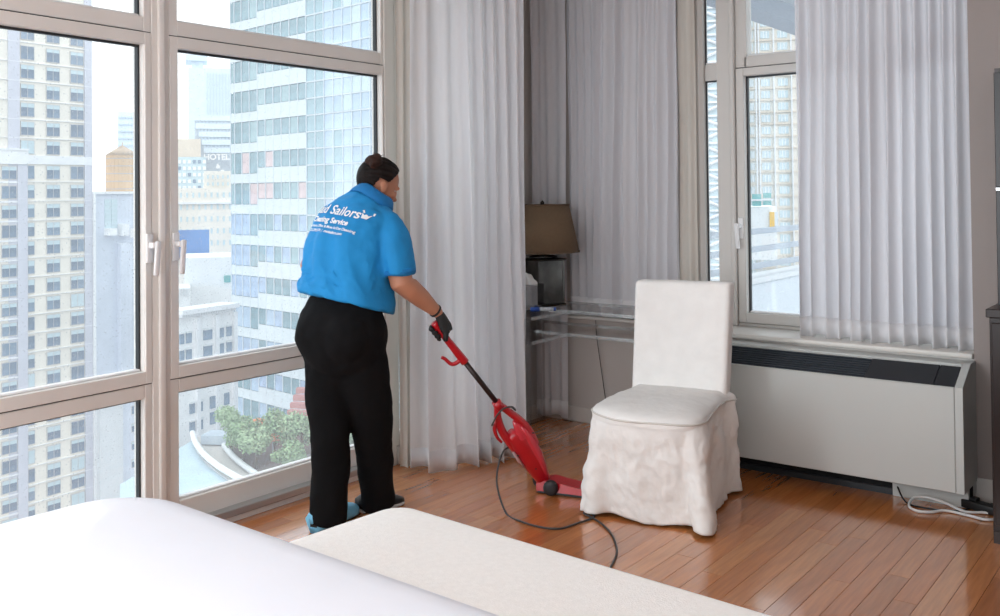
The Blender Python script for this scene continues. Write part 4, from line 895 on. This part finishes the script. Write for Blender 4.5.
f8.box('cornice', f8.x(176), f8.x(233), zs(311), zs(306.5), -1, 2, 'white_band')
for k in range(22): f8.box('dentil', f8.x(178+k*2.5), f8.x(179.2+k*2.5), zs(314), zs(311), -.6, 0, 'white_band')
for c, w in ((180.5, 4), (187.5, 5), (206.5, 8), (219.8, 4.5), (227.7, 4.5), (190.5, 4.5), (198.5, 4.5)):
    lows = (335, 351) if c not in (190.5, 198.5) else (405, 423)
    for q in lows:
        wn_ = f8.box('window', f8.x(c-w/2), f8.x(c+w/2), zs(q+5), zs(q-5), -.2, .1, 'win_mid'); f8.box('window_head', f8.x(c-w/2-.4), f8.x(c+w/2+.4), zs(q-5), zs(q-6.5), -.35, 0, 'concrete_pale')
for c, w in ((212, 7), (225, 4.5)):
    for q in (404, 420): f8.box('window', f8.x(c-w/2), f8.x(c+w/2), zs(q+6), zs(q-6), -.2, .1, 'win_mid')
for c in (196, 215, 233): f8.box('pilaster', f8.x(c-1.6), f8.x(c+1.6), zs(440), zs(316), -.4, 0, 'white_band')
for k, c in enumerate((182, 188, 207, 218, 226)): o = f8.box('roof_unit', f8.x(c), f8.x(c+3.5), zs(306.5), zs(301 if k < 2 else 303), 3+2*k, 6+2*k, 'concrete_pale')
# podium with roof garden
GZ = -24.0
pd = empty('terrace_podium', onz(240, 500, GZ)); tag(pd, 'paved terrace podium with a curved white parapet far below', 'terrace')
def L_(q): return q-Vector(pd.location)
garden = [onz(*q, GZ) for q in ((222, 436), (400, 405), (700, 440), (700, 640), (330, 540), (290, 492), (262, 481), (236, 462), (224, 448))]
curve = [(192.5, 436.5), (196, 447), (205, 459), (218, 470), (236, 481), (258, 492), (285, 503), (320, 516)]
po = [L_(onz(*q, GZ)) for q in curve]
outer = [L_(onz(*q, GZ)) for q in ((120, 480), (120, 620), (330, 640), (330, 525))]
from_py('pool_terrace', [q-Vector((0, 0, .4)) for q in [po[0]]+[po[k] for k in range(1, 8)]+outer[::-1]], [tuple(range(12))], 'terrace', pd)
tube('curved_parapet', [q+Vector((0, 0, .4)) for q in po], .30, 'white_wall', pd, 8, 5)
from_py('walkway', [L_(q)-Vector((0, 0, .2)) for q in [onz(*c, GZ) for c in curve]]+[L_(onz(*q, GZ)) for q in ((420, 520), (420, 400), (222, 430))], [tuple(range(11))], 'paving', pd)
from_py('planting_bed', [L_(q)+Vector((0, 0, .15)) for q in garden], [tuple(range(9))], 'soil', pd)
tube('bed_kerb', [L_(q)+Vector((0, 0, .3)) for q in garden[4:]], .3, 'concrete_pale', pd, 6, 5)
P0 = L_(onz(207, 440, GZ)); o = box('roof_light', -2.6, 2.6, -1.2, 1.2, 0, .9, 'roof_grey', pd); o.location = P0+Vector((2.5, 1, .4)); o.rotation_euler = (0, 0, .5)
sg = empty('street', onz(240, 640, -62)); tag(sg, kind='structure'); from_py('street_ground', [Vector(q)-Vector(sg.location) for q in ((-600, -300, -62.5), (400, -300, -62.5), (400, 700, -62.5), (-600, 700, -62.5))], [(0, 1, 2, 3)], 'street', sg)
# seating tiers of red rows
for k in range(6):
    a, c = onz(281+k*3, 432-k*3.6, GZ), onz(345, 440-k*5.2, GZ)
    if k == 0: st = empty('seating_terrace', a); tag(st, 'tiers of red seating behind the garden trees', 'seating')
    a2, c2 = a-Vector(st.location)+Vector((0, 0, .7+.45*k)), c-Vector(st.location)+Vector((0, 0, .7+.45*k))
    d = (c2-a2).normalized(); nn = Vector((-d.y, d.x, 0)); w = .9
    from_py('seat_row', [a2, c2, c2+nn*w, a2+nn*w, a2-Vector((0, 0, .6)), c2-Vector((0, 0, .6)), c2+nn*w-Vector((0, 0, .6)), a2+nn*w-Vector((0, 0, .6))], [(0, 1, 2, 3), (4, 7, 6, 5), (0, 4, 5, 1), (1, 5, 6, 2), (2, 6, 7, 3), (3, 7, 4, 0)], 'red_seat', st)
def tree(label, px, py, h, r, seed, mat):
    b0 = onz(px, py, GZ); rt = empty('garden_tree', b0); tag(rt, label, 'tree', 'roof garden trees'); rq = random.Random(seed)
    tube('trunk', [(0, 0, 0), (.1, .05, h*.3), (0, .1, h*.62)], lambda t: .2-.1*t, 'bark', rt, 7, 3)
    v, f = [], []
    blobs = [(Vector((rq.uniform(-.55, .55)*r, rq.uniform(-.55, .55)*r, h*.62+rq.uniform(-.3, .45)*r)), rq.uniform(.38, .6)*r) for _ in range(9)]
    for c, br in blobs:
        for _ in range(300):
            u = Vector((rq.gauss(0, 1), rq.gauss(0, 1), rq.gauss(0, 1))).normalized()*br*rq.uniform(.6, 1.08); p = c+u
            a = Vector((rq.gauss(0, 1), rq.gauss(0, 1), rq.gauss(0, .7))).normalized()*rq.uniform(.09, .2); bq = a.cross(u).normalized()*rq.uniform(.07, .13); i = len(v)
            v += [p-a, p-bq, p+a, p+bq]; f.append((i, i+1, i+2, i+3))
    tag(from_py('crown', v, f, mat, rt), kind='stuff')
for i, (px, py, h, r, lb) in enumerate(((231, 452, 5.0, 1.9, 'pale green garden tree nearest the curved parapet'), (243, 462, 4.7, 2.0, 'rounded green tree second from the curved parapet'), (256, 470, 4.3, 1.6, 'small tree in the middle of the garden bed'), (274, 462, 5.4, 2.0, 'taller green tree in front of the red seating'), (301, 462, 4.7, 2.0, 'green garden tree next to the person\'s trouser leg'), (290, 476, 3.2, 1.5, 'low bushy tree at the front of the garden'), (330, 452, 4.7, 2.0, 'garden tree seen behind the person\'s legs'), (352, 458, 4.3, 1.7, 'garden tree seen in the gap between the legs'))):
    tree(lb, px, py, h, r, 40+i, 'leaf_a' if i % 2 else 'leaf_b')
for i, (px, py, lb) in enumerate(((258, 441, 'orange parasol farthest back in the garden'), (253, 449, 'orange parasol at the left of the garden'), (273, 458, 'orange parasol just below the middle of the garden'), (283, 448, 'orange parasol near the red seating'), (292, 453, 'orange parasol at the right by the trousers'))):
    b0 = onz(px, py+5, GZ); q = empty('garden_parasol', b0); tag(q, lb, 'parasol', 'orange parasols in the roof garden')
    tube('pole', [(0, 0, 0), (0, 0, 1.5), (0, 0, 2.8)], .06, 'rail_metal', q, 6, 1); lathe('canopy', [(1.15, 2.3), (.6, 2.65), (.03, 2.85)], 'orange_umb', q, 8)

# ---- outside the back window
bl = empty('balcony', (-3.5, 8, 0)); tag(bl, 'concrete balcony parapet with horizontal metal rails outside the back window', 'balcony')
def Bp(o): return P_(o, bl)
Bp(box('parapet', -3.75, -3.55, 5.4, 15, -.2, .585, 'concrete', bl, .01)); Bp(box('parapet_cap', -3.78, -3.52, 5.4, 15, .585, .64, 'concrete_pale', bl, .008))
for z in (.70, .86, 1.03): Bp(box('rail', -3.67, -3.63, 5.4, 15, z, z+.055, 'rail_metal', bl, .006))
for y in (6, 8.2, 10.4, 12.6, 14.8): Bp(box('baluster', -3.665, -3.635, y, y+.05, .6, 1.06, 'rail_metal', bl))
Bp(box('balcony_deck', -3.75, -1.0, 5.35, 15, -.35, -.2, 'concrete', bl))
Bp(box('soffit', -3.85, -1.9, 5.35, 13, 3.35, 3.55, 'concrete', bl)); Bp(box('soffit_beam', -3.9, -3.6, 5.35, 15, 3.18, 3.35, 'rail_metal', bl))
eA = (.90, .43)
h1 = simple('apartment_building', 'pale apartment tower with bay windows seen through the back window', 742, 830, -40, 330, 150, eA, 'cream_wall')
z1_ = lambda py: h1.z(h1.c, py)
for k in range(22):
    py = 22+k*12.0
    for c, w in ((753, 4), (767, 9), (784.5, 10), (803, 9)):
        wn_ = h1.box('window', h1.x(c-w/2), h1.x(c+w/2), z1_(py+3.6), z1_(py-3.6), -.15, .1, 'win_pale')
        for q in range(2): h1.box('window_bar', h1.x(c-w/2+w*(q+1)/3)-.06, h1.x(c-w/2+w*(q+1)/3)+.06, z1_(py+3.6), z1_(py-3.6), -.2, -.15, 'white_wall')
    h1.box('floor_band', h1.x(742), h1.x(830), z1_(py+6.3), z1_(py+5.4), -.3, .1, 'beige_far')
for c in (757.5, 760.5, 775.5, 793): h1.box('pier', h1.x(c-.7), h1.x(c+.7), z1_(330), z1_(-40), -.5, .1, 'white_band')
h2 = simple('construction_hoist', 'white construction hoarding with teal netting and yellow panel behind the railings', 748, 776, 207, 260, 120, eA, 'white_wall'); h2.o['category'] = 'hoarding'
z2_ = lambda py: h2.z(h2.c, py)
for a, c, q0, q1, mt in ((752, 761, 194, 199, 'teal_net'), (763, 771, 193, 198, 'teal_net'), (752, 761, 201, 206, 'teal_net'), (763, 771, 200, 205, 'teal_net'), (769, 774, 212, 229, 'yellow'), (774, 777.5, 212, 229, 'concrete')): h2.box('panel', h2.x(a), h2.x(c), z2_(q1), z2_(q0), -.3, .1, mt)
h2.box('scaffold_deck', h2.x(750), h2.x(773), z2_(200.5), z2_(199), -.5, .2, 'white_band')
h3 = simple('braced_building', 'pale glass building with white diagonal bracing seen through the narrow light', 698, 726, -30, 330, 70, eA, 'win_pale')
z3_ = lambda py: h3.z(h3.c, py)
for k in range(26):
    py = -20+k*13.5
    h3.box('floor_slab', h3.x(698), h3.x(726), z3_(py+2), z3_(py), -.25, .1, 'white_wall')
    xx0, xx1 = h3.x(700), h3.x(726); za, zb2 = z3_(py+2), z3_(py+13)
    if k % 2: za, zb2 = zb2, za
    tube('brace', [(xx0, -.2, za), (xx1, -.2, zb2)], .12, 'white_band', h3.o, 6, 1)
    h3.box('grey_band', h3.x(698), h3.x(726), z3_(py+6.5), z3_(py+4), -.1, .1, 'far_blue2')
